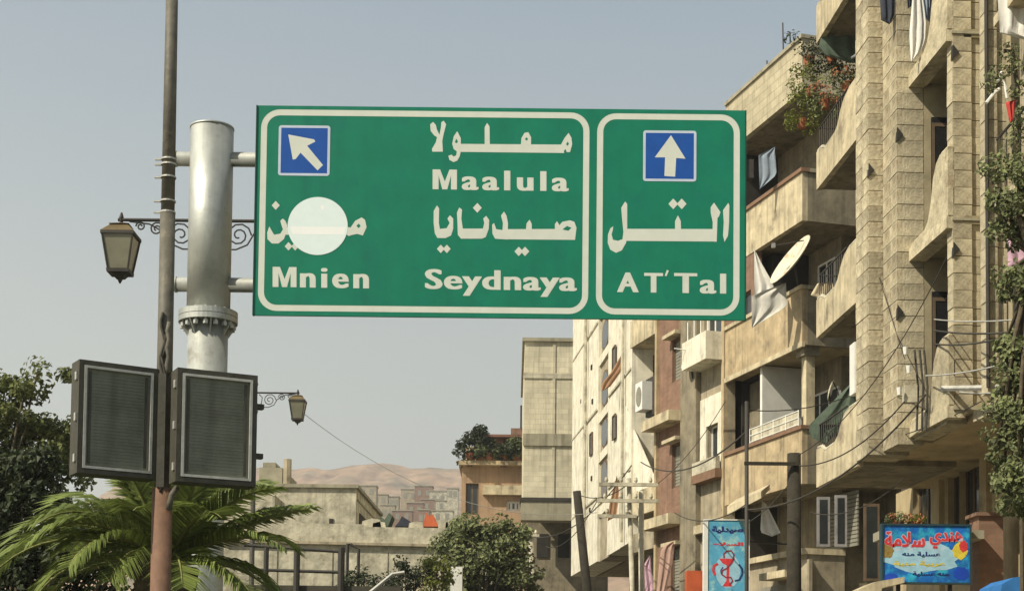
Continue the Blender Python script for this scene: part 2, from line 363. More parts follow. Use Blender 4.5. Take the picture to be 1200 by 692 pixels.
W2 = [[(590,222),(1062,220),(1056,294),(590,290)],
      [(920,226),(945,205),(975,172),(1025,162),(1055,172),(1070,212),(1060,294),(930,292)],
      [(924,226),(924,188),(938,168),(952,190),(956,226)], [(728,226),(733,182),(753,158),(767,185),(768,226)],
      [(500,192),(513,180),(528,222),(570,228),(573,180),(560,130),(580,103),(597,130),(607,180),(605,292),(520,286),(502,252)],
      [(262,110),(278,76),(297,90),(292,150),(302,218),(438,218),(447,180),(440,150),(460,132),(480,160),(477,220),(457,275),(430,286),(290,286),(268,260),(266,180)],
      [(105,100),(127,62),(142,82),(140,180),(147,220),(193,215),(213,180),(198,150),(215,128),(237,150),(237,220),(222,265),(185,282),(130,281),(113,250),(105,180)],
      diamond(680,372,29), diamond(722,372,29), diamond(400,78,30), diamond(153,355,26), diamond(194,355,26)]
W3 = [diamond(185,165,38), [(125,362),(146,400),(170,440),(228,430),(253,390),(240,352),(228,310),(250,288),(275,308),(292,350),(292,400),(262,480),(212,522),(150,522),(108,482),(105,420)],
      diamond(305,548,36), diamond(368,548,36), [(280,370),(880,370),(880,440),(280,440)],
      [(850,400),(890,368),(930,310),(990,278),(1022,300),(1037,370),(1002,447),(950,432),(900,442),(870,452),(850,440)]]
W4 = [[(215,304),(992,306),(982,409),(235,403)],
      [(198,130),(230,78),(247,100),(247,300),(252,360),(237,420),(202,482),(155,502),(108,477),(86,420),(88,350),(108,300),(132,282),(128,312),(118,350),(130,395),(170,403),(208,390),(216,330),(203,200)],
      [(643,306),(643,240),(667,193),(690,240),(692,306)], diamond(628,98,40), diamond(698,98,40),
      [(938,125),(965,88),(987,120),(1018,167),(1007,200),(994,215),(987,411),(950,408),(955,250),(938,170)],
      [(1040,150),(1065,115),(1083,90),(1092,110),(1090,250),(1081,360),(1052,412),(1040,360),(1046,250)]]
for W, org, s in ((W1, (490,130), 6), (W2, (490,230), 5.765), (W3, (300,220), 8), (W4, (700,225), 7.059)):
    mb = MB()
    for k, poly in enumerate(W): sp_poly(poly, org, s, -.0045-.0003*k, mb=mb)
    mb.build('arabic_lettering', CRM, sign)
mb = MB()   # open counters of the letters
for poly, org, s in (([(975,224),(1005,200),(1035,212),(1015,232)], (490,230), 5.765), ([(258,222),(268,195),(280,215),(272,228)], (490,130), 6),
                     ([(1040,235),(1052,215),(1060,232),(1050,246)], (490,130), 6), (diamond(762,198,11), (490,130), 6), (diamond(962,357,20), (300,220), 8)):
    sp_poly(poly, org, s, -.0072, name='letter_counter', m=GREEN)
def capM(xl, xr, yt, yb, rise=.0145):
    W_, H_ = xr-xl, yb-yt; st = W_*.245
    pts = [(0,0),(st*1.25,0),(W_/2,H_*.60),(W_-st*1.25,0),(W_,0),(W_,H_),(W_-st,H_),(W_-st,H_*.30),(W_/2+st*.42,H_),(W_/2-st*.42,H_),(st,H_*.30),(st,H_),(0,H_)]
    MB().prism([spx(xl+x, yt+y+x*rise) for x, y in pts], -.0055, -.001).build('latin_lettering', CRM, sign)
def word(s, xl, yt, xr, yb, space, em=.010, rise=.0145, capref=None):
    v, f = text_geo(s, em, space)
    cv, _ = text_geo(capref or s[0], em)
    h0 = min(p[1] for p in cv); h1 = max(p[1] for p in cv); w0 = min(p[0] for p in v); w1 = max(p[0] for p in v)
    mb = MB(); k = 0
    for dx in (-1.35, 1.35, -.7, .7, 0):
        vs = []
        for a, b in v:
            px = xl+1.35+(a-w0)/(w1-w0)*(xr-xl-2.7)+dx; py = yb-(b-h0)/(h1-h0)*(yb-yt)+(px-xl)*rise
            q = spx(px, py); vs.append((q[0], -.0045-k*.0004, q[1]))
        mb.add(vs, f); k += 1
    return mb.build('latin_lettering', CRM, sign, fix=False)
capM(507, 535.5, 198.5, 221.7); word('aalula', 541, 199.3, 666.5, 222.3, 1.28, capref='l'); word('Seydnaya', 497.8, 315, 676, 338.5, 1.08)
capM(319.5, 347.5, 312.5, 336); word('nien', 351.5, 313.5, 432.5, 336.6, 1.25, capref='i')
word('A T', 723, 319, 777, 342, 1.0); word('Tal', 790, 319.7, 851, 343, 1.22)
mb = MB(); mb.prism([spx(x, y) for x, y in ((781.5,316),(783.8,317),(781,323.5),(779,323))], -.005, -.001); mb.build('apostrophe', CRM, sign)
def plate(cx, cy, hw, hh, label, arrow, org, s):
    c = spx(cx, cy); w_ = hw*PXM; h_ = hh*PXM
    o = MB().prism(rrect(c[0]-w_, c[0]+w_, c[1]-h_, c[1]+h_, .03), -.008, -.0005).build('arrow_plate', BLUE, sign); o['label'] = label
    ring(c[0]-w_, c[0]+w_, c[1]-h_, c[1]+h_, .03, 3.0*PXM, -.0095, -.0082).build('rim', BLUEW, o)
    MB().prism([spx(org[0]+x/s, org[1]+y/s) for x, y in arrow], -.0098, -.0082).build('arrow', CRM, o)
plate(356.5, 176.5, 30.3, 30, 'blue plate with arrow pointing up and left', [(303,222),(545,268),(557,288),(480,328),(628,508),(577,558),(418,392),(372,452),(345,457)], (300,130), 8)
plate(784.8, 182.8, 31.3, 30.3, 'blue plate with arrow pointing straight up', [(485,120),(527,188),(500,186),(497,240),(466,238),(468,184),(438,184)], (590,110), 2.471)
c = spx(372.3, 264.8); mb = MB().prism([(c[0]+35.2*PXM*cos(k*pi/24), c[1]+34.4*PXM*sin(k*pi/24)) for k in range(48)], -.011, -.001)
dsc = mb.build('sticker_disc', DISC, sign); dsc['label'] = 'round white patch hiding the middle of the Arabic word'
MB().prism([spx(x, y) for x, y in ((340,265.5),(405,266),(403.5,275),(343,274.5))], -.0122, -.0112).build('faint_band', DISC2, dsc)
MB().prism([spx(x, y) for x, y in diamond(378,243,3)], -.0122, -.0112).build('faint_dot', DISC2, dsc)

for o_ in kids(sign):
    if o_.name.split('.')[0] in ('border_line', 'arabic_lettering', 'latin_lettering', 'letter_counter', 'apostrophe', 'arrow_plate', 'sticker_disc'): o_.scale.y = .35
# ------------------------------------------------------------------ gantry post
ptp = P(248, 150, YS+.35); ptb = P(243.5, 430, YS+.35)
PX_, PY_ = (ptp.x+ptb.x)/2, YS+.35
gp = empty('sign_post', (PX_, PY_, 0), 'thick galvanised steel post with bolted flange carrying the green sign', 'post')
zt = P(248, 152, PY_).z; zf1 = P(245, 366, PY_).z; zf0 = P(245, 379, PY_).z
MB().tube([(0,0,zf1-.02), (0,0,zt)], .232, 40).build('upper_tube', METAL, gp, smooth=True)
MB().tube([(0,0,.1), (0,0,zf0+.02)], .215, 40).build('lower_tube', METAL, gp, smooth=True)
MB().tube([(0,0,zt), (0,0,zt+.02)], .237, 40).build('top_cap', METAL, gp, smooth=True)
MB().tube([(0,0,zf0+.062), (0,0,zf1)], .315, 40).build('flange', METAL, gp)
MB().tube([(0,0,zf0), (0,0,zf0+.056)], .315, 40).build('flange', METAL, gp)
bm_ = MB().tube([(0,0,-.05),(0,0,-.01)], .028, 6).tube([(0,0,-.01),(0,0,.15)], .014, 6); b0 = None
for k in range(16):
    a = 2*pi*k/16+.1; L_ = (.272*cos(a), .272*sin(a), zf0-.012)
    if b0 is None: b0 = bm_.build('flange_bolt', METAL, gp, loc=L_)
    else: copyobj(b0, gp, L_)
for k in range(8):
    a = 2*pi*k/8+.3; q = MB(); t = Vector((cos(a), sin(a), 0)); n_ = Vector((-sin(a), cos(a), 0))*.008
    pts = [t*.21+Vector((0,0,zf0-.005)), t*.31+Vector((0,0,zf0-.005)), t*.21+Vector((0,0,zf0-.16))]
    q.add([p+n_ for p in pts]+[p-n_ for p in pts], [(0,1,2),(5,4,3),(0,3,4,1),(1,4,5,2),(2,5,3,0)]); q.build('gusset', METAL, gp)
MB().box(-.35, .35, -.35, .35, .08, .2).build('base_plate', METAL, gp)
for yy, x_end in ((187, 870), (334, 866)):
    z_ = P(290, yy, PY_).z; xa = P(206, yy, PY_).x-PX_; xb = P(x_end, yy, PY_).x-PX_
    MB().tube([(xa,0,z_), (xb,0,z_)], .078, 20).build('cross_arm', METAL, gp, smooth=True)
    MB().tube([(xa-.01,0,z_), (xa+.012,0,z_)], .086, 20).build('arm_cap', METAL, gp)

# ------------------------------------------------------------------ slim lamp pole with two sign cases
YP = 12.0
a = P(201.5, 0, YP); b_ = P(188, 692, YP)
slope_x = (a.x-b_.x)/(a.z-b_.z); xb0 = b_.x-slope_x*b_.z
lp = empty('lamp_pole', (xb0, YP, 0), 'slim dark weathered foreground pole rising out of the picture, rusty red at its foot', 'pole')
def px_at(z): return slope_x*z
def zP(py): return P(195, py, YP).z
MB().tube([(px_at(zP(250)),0,zP(250)), (px_at(zP(-60)),0,zP(-60))], [.054, .047], 16).build('upper_shaft', POLE, lp, smooth=True)
MB().tube([(px_at(zP(572)),0,zP(572)), (px_at(zP(250)),0,zP(250))], [.064, .060], 16).build('middle_shaft', POLE, lp, smooth=True)
MB().tube([(0,0,.1), (px_at(zP(572)),0,zP(572))], [.085, .078], 18).build('lower_shaft', RUST, lp, smooth=True)
for yy in (187, 193, 208, 236, 249):
    z_ = zP(yy); q = MB().tube([(px_at(z_),0,z_-.006), (px_at(z_),0,z_+.006)], .062, 16); q.box(px_at(z_)-.11, px_at(z_)-.05, -.01, .01, z_-.006, z_+.006); q.build('strap_band', RIM, lp)
for k in range(7):
    z_ = zP(395+k*26); q = MB(); t0 = px_at(z_)
    q.tube([(t0+.02*sin(k*2.1+j), -.075, z_-.18+j*.06) for j in range(7)], .012, 6); q.build('loose_cable', CABLE, lp, smooth=True)
MB().tube([(px_at(zP(430))+.035,-.08,zP(y)) if i%2 else (px_at(zP(430))+.05,-.085,zP(y)) for i, y in enumerate(range(380, 450, 10))], .02, 8).build('junction_pipe', POLE, lp, smooth=True)
MB().tube([(px_at(zP(545))+.06,-.05,zP(598)), (px_at(zP(545))+.09,-.06,zP(580)), (px_at(zP(545))+.13,-.05,zP(571))], .025, 8).build('bracket_stub', POLE, lp, smooth=True)
MB().box(px_at(zP(560))-.03, px_at(zP(560))+.03, -.09, -.05, zP(572), zP(440)).build('clamp_strip', CASE, lp)

def case(pl, yt, yb, pr, ytr, ybr, Y1, Y2, label):
    A_ = P(pl, (yt+yb)/2, Y1); B_ = P(pr, (ytr+ybr)/2, Y2)
    z0 = (P(pl, yb, Y1).z+P(pr, ybr, Y2).z)/2; z1 = (P(pl, yt, Y1).z+P(pr, ytr, Y2).z)/2
    d = Vector((B_.x-A_.x, B_.y-A_.y, 0)); Lw = d.length; ang = math.atan2(d.y, d.x)
    r = empty('signal_box', (A_.x, A_.y, z0), label, 'sign box', 'screened sign boxes on the slim pole', rz=ang)
    H = z1-z0
    MB().box(0, Lw, .02, .19, 0, H).build('case', CASE, r)
    q = MB(); t = .035
    q.box(0, Lw, -.012, .019, 0, t).box(0, Lw, -.012, .019, H-t, H).box(0, t, -.012, .019, t, H-t).box(Lw-t, Lw, -.012, .019, t, H-t); q.build('outer_frame', CASE, r)
    q = MB(); s = .04; e = .02
    q.box(s, Lw-s, -.02, .012, s, s+e).box(s, Lw-s, -.02, .012, H-s-e, H-s).box(s, s+e, -.02, .012, s+e, H-s-e).box(Lw-s-e, Lw-s, -.02, .012, s+e, H-s-e); q.build('rim', RIM, r)
    MB().box(s+e, Lw-s-e, .004, .014, s+e, H-s-e).build('screen', MESHD, r)
    q = MB(); n = 30
    for k in range(n): z_ = s+e+.01+(H-2*s-2*e-.02)*k/(n-1); q.box(s+e, Lw-s-e, .001, .0035, z_-.002, z_+.002)
    o = q.build('screen_louvre', MESHD, r); o['kind'] = 'stuff'
    for xa_ in (s+e*2, Lw-s-e*3): MB().box(xa_, xa_+e, -.004, .004, s+2*e, H-s-2*e).build('inner_trim', CASE, r)
    for zz in (.12, H*.5, H-.12): MB().box(-.014, -.001, .02, .06, zz-.03, zz+.03).build('hinge', RIM, r)
    MB().box(Lw-.004, Lw+.09, .10, .16, H*.3-.02, H*.3+.02).box(Lw-.004, Lw+.09, .10, .16, H*.75-.02, H*.75+.02).build('bracket', CASE, r)
case(91, 423.5, 557.5, 184, 429.5, 557.5, 11.62, 11.95, 'left of two dark screened sign boxes on the slim pole, above the palm')
case(206.5, 433, 565, 300.5, 437.5, 568.5, 11.72, 12.0, 'right of two dark screened sign boxes, in front of the thick steel post')

# ------------------------------------------------------------------ lantern lamp posts
def spiral(cx, cz, r0, r1, a0, a1, n=18): return [(cx+(r0+(r1-r0)*k/n)*cos(a0+(a1-a0)*k/n), 0, cz+(r0+(r1-r0)*k/n)*sin(a0+(a1-a0)*k/n)) for k in range(n+1)]
def lantern_post(X, Y, Zarm, label, arm=1.1):
    r = empty('street_lamp', (X, Y, 0), label, 'street lamp', 'double armed lantern lamp posts')
    MB().tube([(0,0,0),(0,0,.5),(0,0,.55),(0,0,Zarm+.15)], [.13, .13, .075, .05], 14).build('post', IRON, r, smooth=True)
    MB().tube([(0,0,Zarm+.15),(0,0,Zarm+.2),(0,0,Zarm+.27),(0,0,Zarm+.33)], [.05, .075, .06, .005], 12).build('finial', IRON, r, smooth=True)
    for s in (-1, 1):
        q = MB().tube([(0,0,Zarm), (s*(arm+.04),0,Zarm)], .022, 8)
        q.build('arm', IRON, r)
        q = MB()
        sg = [spiral(.36, -.18, .16, .03, 0, 3.6*pi), spiral(.66, -.11, .09, .02, pi, -2.4*pi), spiral(.86, -.08, .06, .015, 0, 3*pi)]
        sg.append([(.05,0,-.55),(.08,0,-.42),(.2,0,-.36),(.33,0,-.36),(.47,0,-.30),(.55,0,-.16),(.75,0,-.05),(1.0,0,-.02)])
        sg.append([(.05,0,-.36),(.16,0,-.27),(.18,0,-.12),(.1,0,-.04)])
        for g in sg: q.tube([(s*x, y, z+Zarm) for x, y, z in g], .011, 5)
        q.build('scroll_bracket', IRON, r)
        ax = s*arm
        ln = bpy.data.objects.new('lantern', None)
        h0, h1 = Zarm-.64, Zarm-.22   # bottom and top of glass body
        def frus(mb, zb, zt, rb, rt):
            mb.add([(ax+i*rb, j*rb, zb) for i, j in ((-1,-1),(1,-1),(1,1),(-1,1))]+[(ax+i*rt, j*rt, zt) for i, j in ((-1,-1),(1,-1),(1,1),(-1,1))],
                   [(0,3,2,1),(4,5,6,7),(0,1,5,4),(1,2,6,5),(2,3,7,6),(3,0,4,7)]); return mb
        body = frus(MB(), h0, h1-.01, .12, .185).build('lantern', LGL, r)
        fr = MB()
        for i, j in ((-1,-1),(1,-1),(1,1),(-1,1)): fr.tube([(ax+i*.123, j*.123, h0-.01), (ax+i*.189, j*.189, h1)], .013, 5)
        frus(fr, h1-.008, h1+.03, .205, .205); frus(fr, h0-.045, h0-.003, .135, .14); frus(fr, h0-.10, h0-.045, .05, .09); frus(fr, h0-.16, h0-.10, .008, .03)
        fr.build('lantern_frame', IRON, body)
        frus(frus(MB(), h1+.031, h1+.14, .205, .10), h1+.14, h1+.17, .125, .05).build('lantern_cap', AMBER, body)
        MB().tube([(ax,0,h1+.16),(ax,0,Zarm+.03),(ax,0,Zarm+.09)], [.018, .03, .012], 8).build('hanger', IRON, body)
        ln = None
y1 = 18.8; c = P(246, 258, y1); lantern_post(c.x, y1, P(200, 258, y1).z, 'lantern lamp post behind the thick steel post, one lantern seen left of the slim pole')
y2 = 37.7; c = P(299, 460, y2); lantern_post(c.x, y2, P(320, 460, y2).z, 'farther lantern lamp post, one lantern seen just right of the right sign box', 1.06)

# ------------------------------------------------------------------ foliage helpers
def leafcloud(clumps, n_per, leaf, seed, asp=1.8, flat=.0):
    rg = random.Random(seed); mb = MB(); vs = mb.v; fs = mb.f
    for (c, rx, ry, rz) in clumps:
        k = max(3, int(n_per*1.0))
        for _ in range(k):
            while True:
                x, y, z = rg.uniform(-1, 1), rg.uniform(-1, 1), rg.uniform(-1, 1); q = x*x+y*y+z*z
                if q < 1 and rg.random() < .25+q*.9: break
            p = Vector((c[0]+x*rx, c[1]+y*ry, c[2]+z*rz))
            nn = Vector((rg.gauss(0, .5)+x*.7-.25, rg.gauss(0, .5)+y*.7-.25, rg.gauss(0, .45)+z*.5+.45)).normalized()
            a = nn.cross(Vector((rg.gauss(0, 1), rg.gauss(0, 1), rg.gauss(0, 1)))).normalized(); b = nn.cross(a)
            l = leaf*rg.uniform(.6, 1.3); wd = l/asp; o = len(vs)
            nrm = a.cross(b)*wd*.25
            vs += [tuple(p-a*l*.5), tuple(p+b*wd*.5+nrm), tuple(p+a*l*.5), tuple(p-b*wd*.5+nrm)]
            fs.append((o, o+1, o+2, o+3))
    return mb
def clumps_in(rg, c, R, n, cr, shell=.5):
    out = []
    while len(out) < n:
        x, y, z = rg.uniform(-1, 1), rg.uniform(-1, 1), rg.uniform(-1, 1); q = math.sqrt(x*x+y*y+z*z)
        if q > 1 or q < shell*rg.random(): continue
        s = cr*rg.uniform(.6, 1.35); out.append(((c[0]+x*R[0], c[1]+y*R[1], c[2]+z*R[2]), s, s, s*.75))
    return out
def tree(X, Y, trunk_h, blobs, label, group, leafm, seed, n=60, per=60, cr=.35, leaf=.13, tr=.16, name='broadleaf_tree', cat='tree'):
    """blobs: list of (centre, radii) world-relative to the root"""
    rg = random.Random(seed); r = empty(name, (X, Y, 0), label, cat, group)
    cl = []; tot = sum(b[1][0]*b[1][2] for b in blobs)
    for c, R in blobs: cl += clumps_in(rg, c, R, max(3, int(n*R[0]*R[2]/tot)), cr)
    q = MB(); q.tube([(0,0,0), (.05,0,trunk_h*.5), (-.03,.03,trunk_h)], [tr, tr*.8, tr*.6], 10)
    for k, (c, s, _, _) in enumerate(cl):
        if k % 3: continue
        t = Vector((0,0,trunk_h)); e = Vector(c); mid = (t+e)/2+Vector((rg.uniform(-.1,.1), rg.uniform(-.1,.1), -.1*(e-t).length))
        q.tube([t-Vector((0,0,.1)), mid, e], [tr*.4, tr*.22, .012], 5)
    q.build('trunk', BARK, r, smooth=True)
    leafcloud(cl, per, leaf, seed+1).build('crown', leafm, r, fix=False); return r
def rel(px, py, Y, X0, Y0): p = P(px, py, Y); return (p.x-X0, p.y-Y0, p.z)

# palm in front of the thick post
YPM = 13.6; pc = P(196, 655, YPM)
palm = empty('palm_tree', (pc.x, YPM, 0), 'palm with arching green fronds below the two sign boxes', 'palm tree')
zc = pc.z-.05
q = MB(); pts = [(0,0,0)]+[(0.01*sin(k), .01*cos(k), .25*k) for k in range(1, int(zc/.25)+1)]+[(0,0,zc)]
q.tube(pts, [.26+.03*(k % 2) for k in range(len(pts))], 14); q.build('trunk', PALMT, palm, smooth=True)
def frond(az, el, length, droop, seed, w=.34, m=PALM, side=0):
    rg = random.Random(seed); N = 12; p = Vector((0, 0, zc)); d = Vector((cos(az)*cos(el), sin(az)*cos(el), sin(el))); pts = [p.copy()]; st = length/N
    for k in range(N):
        d = (d+Vector((0, 0, -droop*(k+1)/N*.28))).normalized(); p = p+d*st; pts.append(p.copy())
    q = MB(); q.tube(pts, [.022*(1-k/(N+2))+.003 for k in range(N+1)], 5)
    o = q.build('frond', PALMR, palm, smooth=True, fix=False)
    lv = MB(); M = 74
    for k in range(M):
        t = .10+.90*k/(M-1); f = t*N; i = min(int(f), N-1); c = pts[i].lerp(pts[i+1], f-i); tg = (pts[i+1]-pts[i]).normalized()
        sd = tg.cross(Vector((0,0,1))).normalized(); up = sd.cross(tg).normalized()
        ll = w*(.35+1.1*sin(min(1, t*1.02)*pi*.86+.22))*rg.uniform(.85, 1.1)
        for s in (-1, 1):
            dr = (sd*s*.80+tg*.62+up*(.30-.1*rg.random())).normalized()
            a0 = c; a1 = c+dr*ll*.5+Vector((0,0,-.02*ll)); a2 = c+dr*ll*.95+Vector((0,0,-.22*ll-.1*ll*rg.random()))
            wv = tg*(.010+.006*rg.random())+up*.004
            b = len(lv.v); lv.v += [tuple(a0-wv*.6), tuple(a0+wv*.6), tuple(a1+wv), tuple(a1-wv), tuple(a2)]; lv.f += [(b, b+1, b+2, b+3), (b+3, b+2, b+4)]
    lv.build('leaflets', m, o, fix=False)['kind'] = 'stuff'
rg = random.Random(3)
spec = [(3.0, .62, 1.75, .95), (3.35, .42, 1.65, .8), (2.75, .85, 1.5, .8), (-.05, .50, 1.36, .18), (.35, .62, 1.3, .3), (-.45, .42, 1.3, .5), (1.2, 1.0, 1.3, .5), (2.1, 1.0, 1.4, .6),
        (-2.5, .62, 1.35, .8), (-.9, .75, 1.15, .7), (-1.7, .9, 1.0, .8), (.7, .95, 1.3, .5), (3.7, .75, 1.3, .8), (-.25, .85, 1.2, .45), (2.9, 1.15, 1.2, .5), (-.7, 1.15, 1.1, .4),
        (-2.2, 1.15, 1.15, .5), (1.7, 1.3, 1.2, .3), (-1.3, 1.3, 1.0, .5), (3.15, .15, 1.3, .8), (-.6, .1, 1.15, .6), (-2.7, .2, 1.3, .8), (-1.2, .3, 1.0, .9), (-1.9, .35, 1.0, .9), (.1, .15, 1.1, .7), (2.5, .6, 1.5, .7), (4.1, .5, 1.2, .9)]
for k, (az, el, ln_, dr) in enumerate(spec): frond(az, el, ln_, dr, k+10, w=.37)

# trees at the left edge
X0, Y0 = P(-30, 700, 21).x, 21
tree(X0, Y0, 3.2, [(rel(px, py, 21+dy, X0, Y0), R) for px, py, dy, R in ((0,500,0,(.55,.7,.45)), (-40,470,.2,(.6,.7,.5)), (40,520,.3,(.45,.6,.5)), (72,520,.2,(.22,.4,.5)), (20,560,0,(.6,.6,.5)), (30,455,0,(.35,.4,.22)), (62,435,0,(.24,.2,.08)), (80,560,.3,(.25,.4,.4)), (-10,440,0,(.3,.4,.15)))],
     'olive-green broadleaf tree at the left edge, its crown against the sky', 'trees along the street', LEAF, 21, n=135, per=80, cr=.2, leaf=.085, tr=.12)
X0, Y0 = P(10, 700, 16.5).x, 16.5
tree(X0, Y0, 1.6, [(rel(px, py, 16.5, X0, Y0), R) for px, py, R in ((5,565,(.55,.5,.35)), (30,620,(.7,.6,.5)), (-20,660,(.7,.6,.6)), (55,690,(.55,.6,.5)), (25,540,(.3,.3,.16)), (90,650,(.4,.4,.3)), (125,618,(.45,.3,.4)), (170,640,(.4,.3,.45)))],
     'dark dense tree in the bottom left corner, in front of the olive-green tree', 'trees along the street', LEAFD, 31, n=125, per=110, cr=.24, leaf=.09, tr=.12)
X0, Y0 = P(565, 700, 43).x, 43
tree(X0, Y0, 2.6, [(rel(px, py, 43, X0, Y0), R) for px, py, R in ((565,655,(1.15,1.0,.9)), (536,640,(.55,.6,.55)), (592,640,(.65,.7,.75)), (556,622,(.75,.7,.4)), (602,680,(.7,.7,.8)), (538,682,(.6,.7,.7)))],
     'round bushy tree below the brown house with the roof terrace', 'trees along the street', LEAFM, 41, n=150, per=75, cr=.32, leaf=.15, tr=.15)
for i, (px, py, Y, R, lb) in enumerate(((512, 672, 40, (.45,.4,.35), 'small sunlit shrub just left of the round bushy tree'), (478, 680, 40, (.6,.5,.35), 'dark shrub in front of the long pale wall, middle of three'), (430, 690, 38, (.9,.6,.35), 'low dark shrub at the foot of the railing end'))):
    c = P(px, 700, Y); tree(c.x, Y, 1.2, [(rel(px, py, Y, c.x, Y), R), (rel(px-8, py-14, Y, c.x, Y), (.2,.2,.3))], lb, 'shrubs before the long pale wall', LEAFD if i else LEAFY, 50+i, n=26, per=50, cr=.22, leaf=.1, tr=.05, name='shrub', cat='shrub')
X0, Y0 = P(1215, 700, 18.5).x, 18.5
tree(X0, Y0, 7.2, [(rel(px, py, 18.5+dy, X0, Y0), R) for px, py, dy, R in ((1195,210,0,(.22,.4,.22)), (1178,235,0,(.18,.2,.18)), (1190,265,0,(.22,.3,.22)), (1212,330,0,(.4,.4,.3)), (1195,400,.1,(.22,.3,.3)), (1185,445,.1,(.16,.3,.3)), (1188,500,0,(.26,.3,.35)), (1182,545,0,(.22,.3,.2)), (1215,560,0,(.5,.4,.5)), (1170,200,0,(.1,.2,.12)), (1172,480,0,(.12,.2,.14)))],
     'leafy street tree at the right edge, in front of the stone-clad building', 'trees along the street', LEAFM, 61, n=150, per=65, cr=.16, leaf=.08, tr=.13)

# ------------------------------------------------------------------ stone-clad tower block (right)
T = Fac(8.2155-.061*21.7-1.6*.0, 21.7, -.061, 'tall stone-clad apartment building with pilasters, loggias and curved balconies at the right')
TR = T.root
D1, D2 = .55, .30                              # the clad front steps forward twice towards the far corner
uE, uB = T.u(1003, 300, D1), T.u(955.5, 400, D1)
SB = 6.1; ST = 2.96                           # lowest slab underside, storey height
SBB = T.z(955.5, 571, D1)                     # underside of the curved balconies
ZT = SB+ST*4+.3
uL0, uL1 = T.u(1117, 250), T.u(1072, 250)     # loggia span
uS = T.u(1018, 300, D1); uF = T.u(1157, 450)
DEP = -1.35
q = MB()
q.box(uL1, uE, -.9, -.16, SB, ZT); q.box(uF-.3, uL0, -1.1, -.62, SB, ZT)
for k in range(5):
    zb = SB+ST*k; q.box(uL0, uL1, -1.0, -.18, zb, zb+.13)       # loggia slabs
q.box(uL0, uL1, -1.1, -1.0, SB, ZT)
q.build('wall', GROUT, TR)
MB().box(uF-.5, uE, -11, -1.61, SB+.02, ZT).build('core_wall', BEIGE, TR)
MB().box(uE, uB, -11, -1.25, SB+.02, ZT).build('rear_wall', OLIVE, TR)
MB().box(uF-.3, uB+.05, -11, D1+.05, ZT, ZT+.25).build('roof', CONCB, TR)
zsl = lambda u_: SB-.03+(SBB+.02-SB+.03)*(u_-uF)/(uB-uF)      # the underside falls slightly towards the far corner
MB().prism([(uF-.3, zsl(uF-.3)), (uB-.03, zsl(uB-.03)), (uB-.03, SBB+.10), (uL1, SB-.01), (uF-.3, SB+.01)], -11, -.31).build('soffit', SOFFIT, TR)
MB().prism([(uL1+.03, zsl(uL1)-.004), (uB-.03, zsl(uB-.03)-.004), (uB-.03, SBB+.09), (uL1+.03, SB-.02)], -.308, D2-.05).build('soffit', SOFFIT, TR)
# stepped columns of full-depth cladding courses: (near u, far u, back d, front d, foot z)
cols = [(uS, uE, -.15, D1, zsl(uE)-.05), (uL1, uS-.004, -.15, D2, zsl(uL1)-.05), (uL0, uL0+.26, -.30, 0, SB+.02), (uL0+.05, uL0+.26, -.60, -.305, SB+.02),
        (uF, uF+.24, -.17, 0, SB+.02), (uF+.06, uF+.24, -.34, -.175, SB+.02)]
mesh_c = {}; rg = random.Random(9); FULL = [(uL0-.0, SB)]
for si, (ua, ub, d0, d1, zl) in enumerate(cols):
    MB().box(ua+.022, ub-.002, d0, d1-.022, zl+.02, ZT).build('pilaster', GROUT, TR)
    for r_ in range(int((ZT-zl)/.27)):
        z_ = zl+.01+r_*.27
        if z_ > 15: break
        cuts = [0, 1]
        if ub-ua > .6: cuts = [0, (.46, .54, .4)[r_ % 3], 1]
        for c0, c1 in zip(cuts, cuts[1:]):
            w_ = (ub-ua)*(c1-c0); key = (si, round(w_, 3), r_ % 3); jog = rg.uniform(-.004, .006)
            loc = (ua+(ub-ua)*c0, jog, z_)
            if key not in mesh_c:
                hh = .262-.004*(r_ % 3); mesh_c[key] = MB().box(.0+.003*(r_ % 2), w_-.004, d0+.0, d1+.0, .0, hh).build('cladding_stone', STONE, TR, loc=loc)
            else: copyobj(mesh_c[key], TR, loc)
# broken render at the foot: ragged plaster lip
MB().box(uL0+.26, uL1, -.3, .02, SB-.12, SB+.0).build('fascia', STONE, TR); MB().box(uF-.3, uL0, -.9, -.3, SB-.14, SB+.02).build('fascia', STONE, TR)
# small vents on pilasters, their triangular shade put in as dark solids
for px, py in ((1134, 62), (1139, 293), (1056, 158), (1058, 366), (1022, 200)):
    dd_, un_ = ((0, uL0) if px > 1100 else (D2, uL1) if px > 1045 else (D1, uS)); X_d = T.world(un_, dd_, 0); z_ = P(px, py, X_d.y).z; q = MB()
    q.prism([(dd_-.10, z_), (dd_-.0, z_+.12), (dd_+.012, z_-.12)], un_-.03, un_+.05, 'x'); q.build('vent', DARKIN, TR)
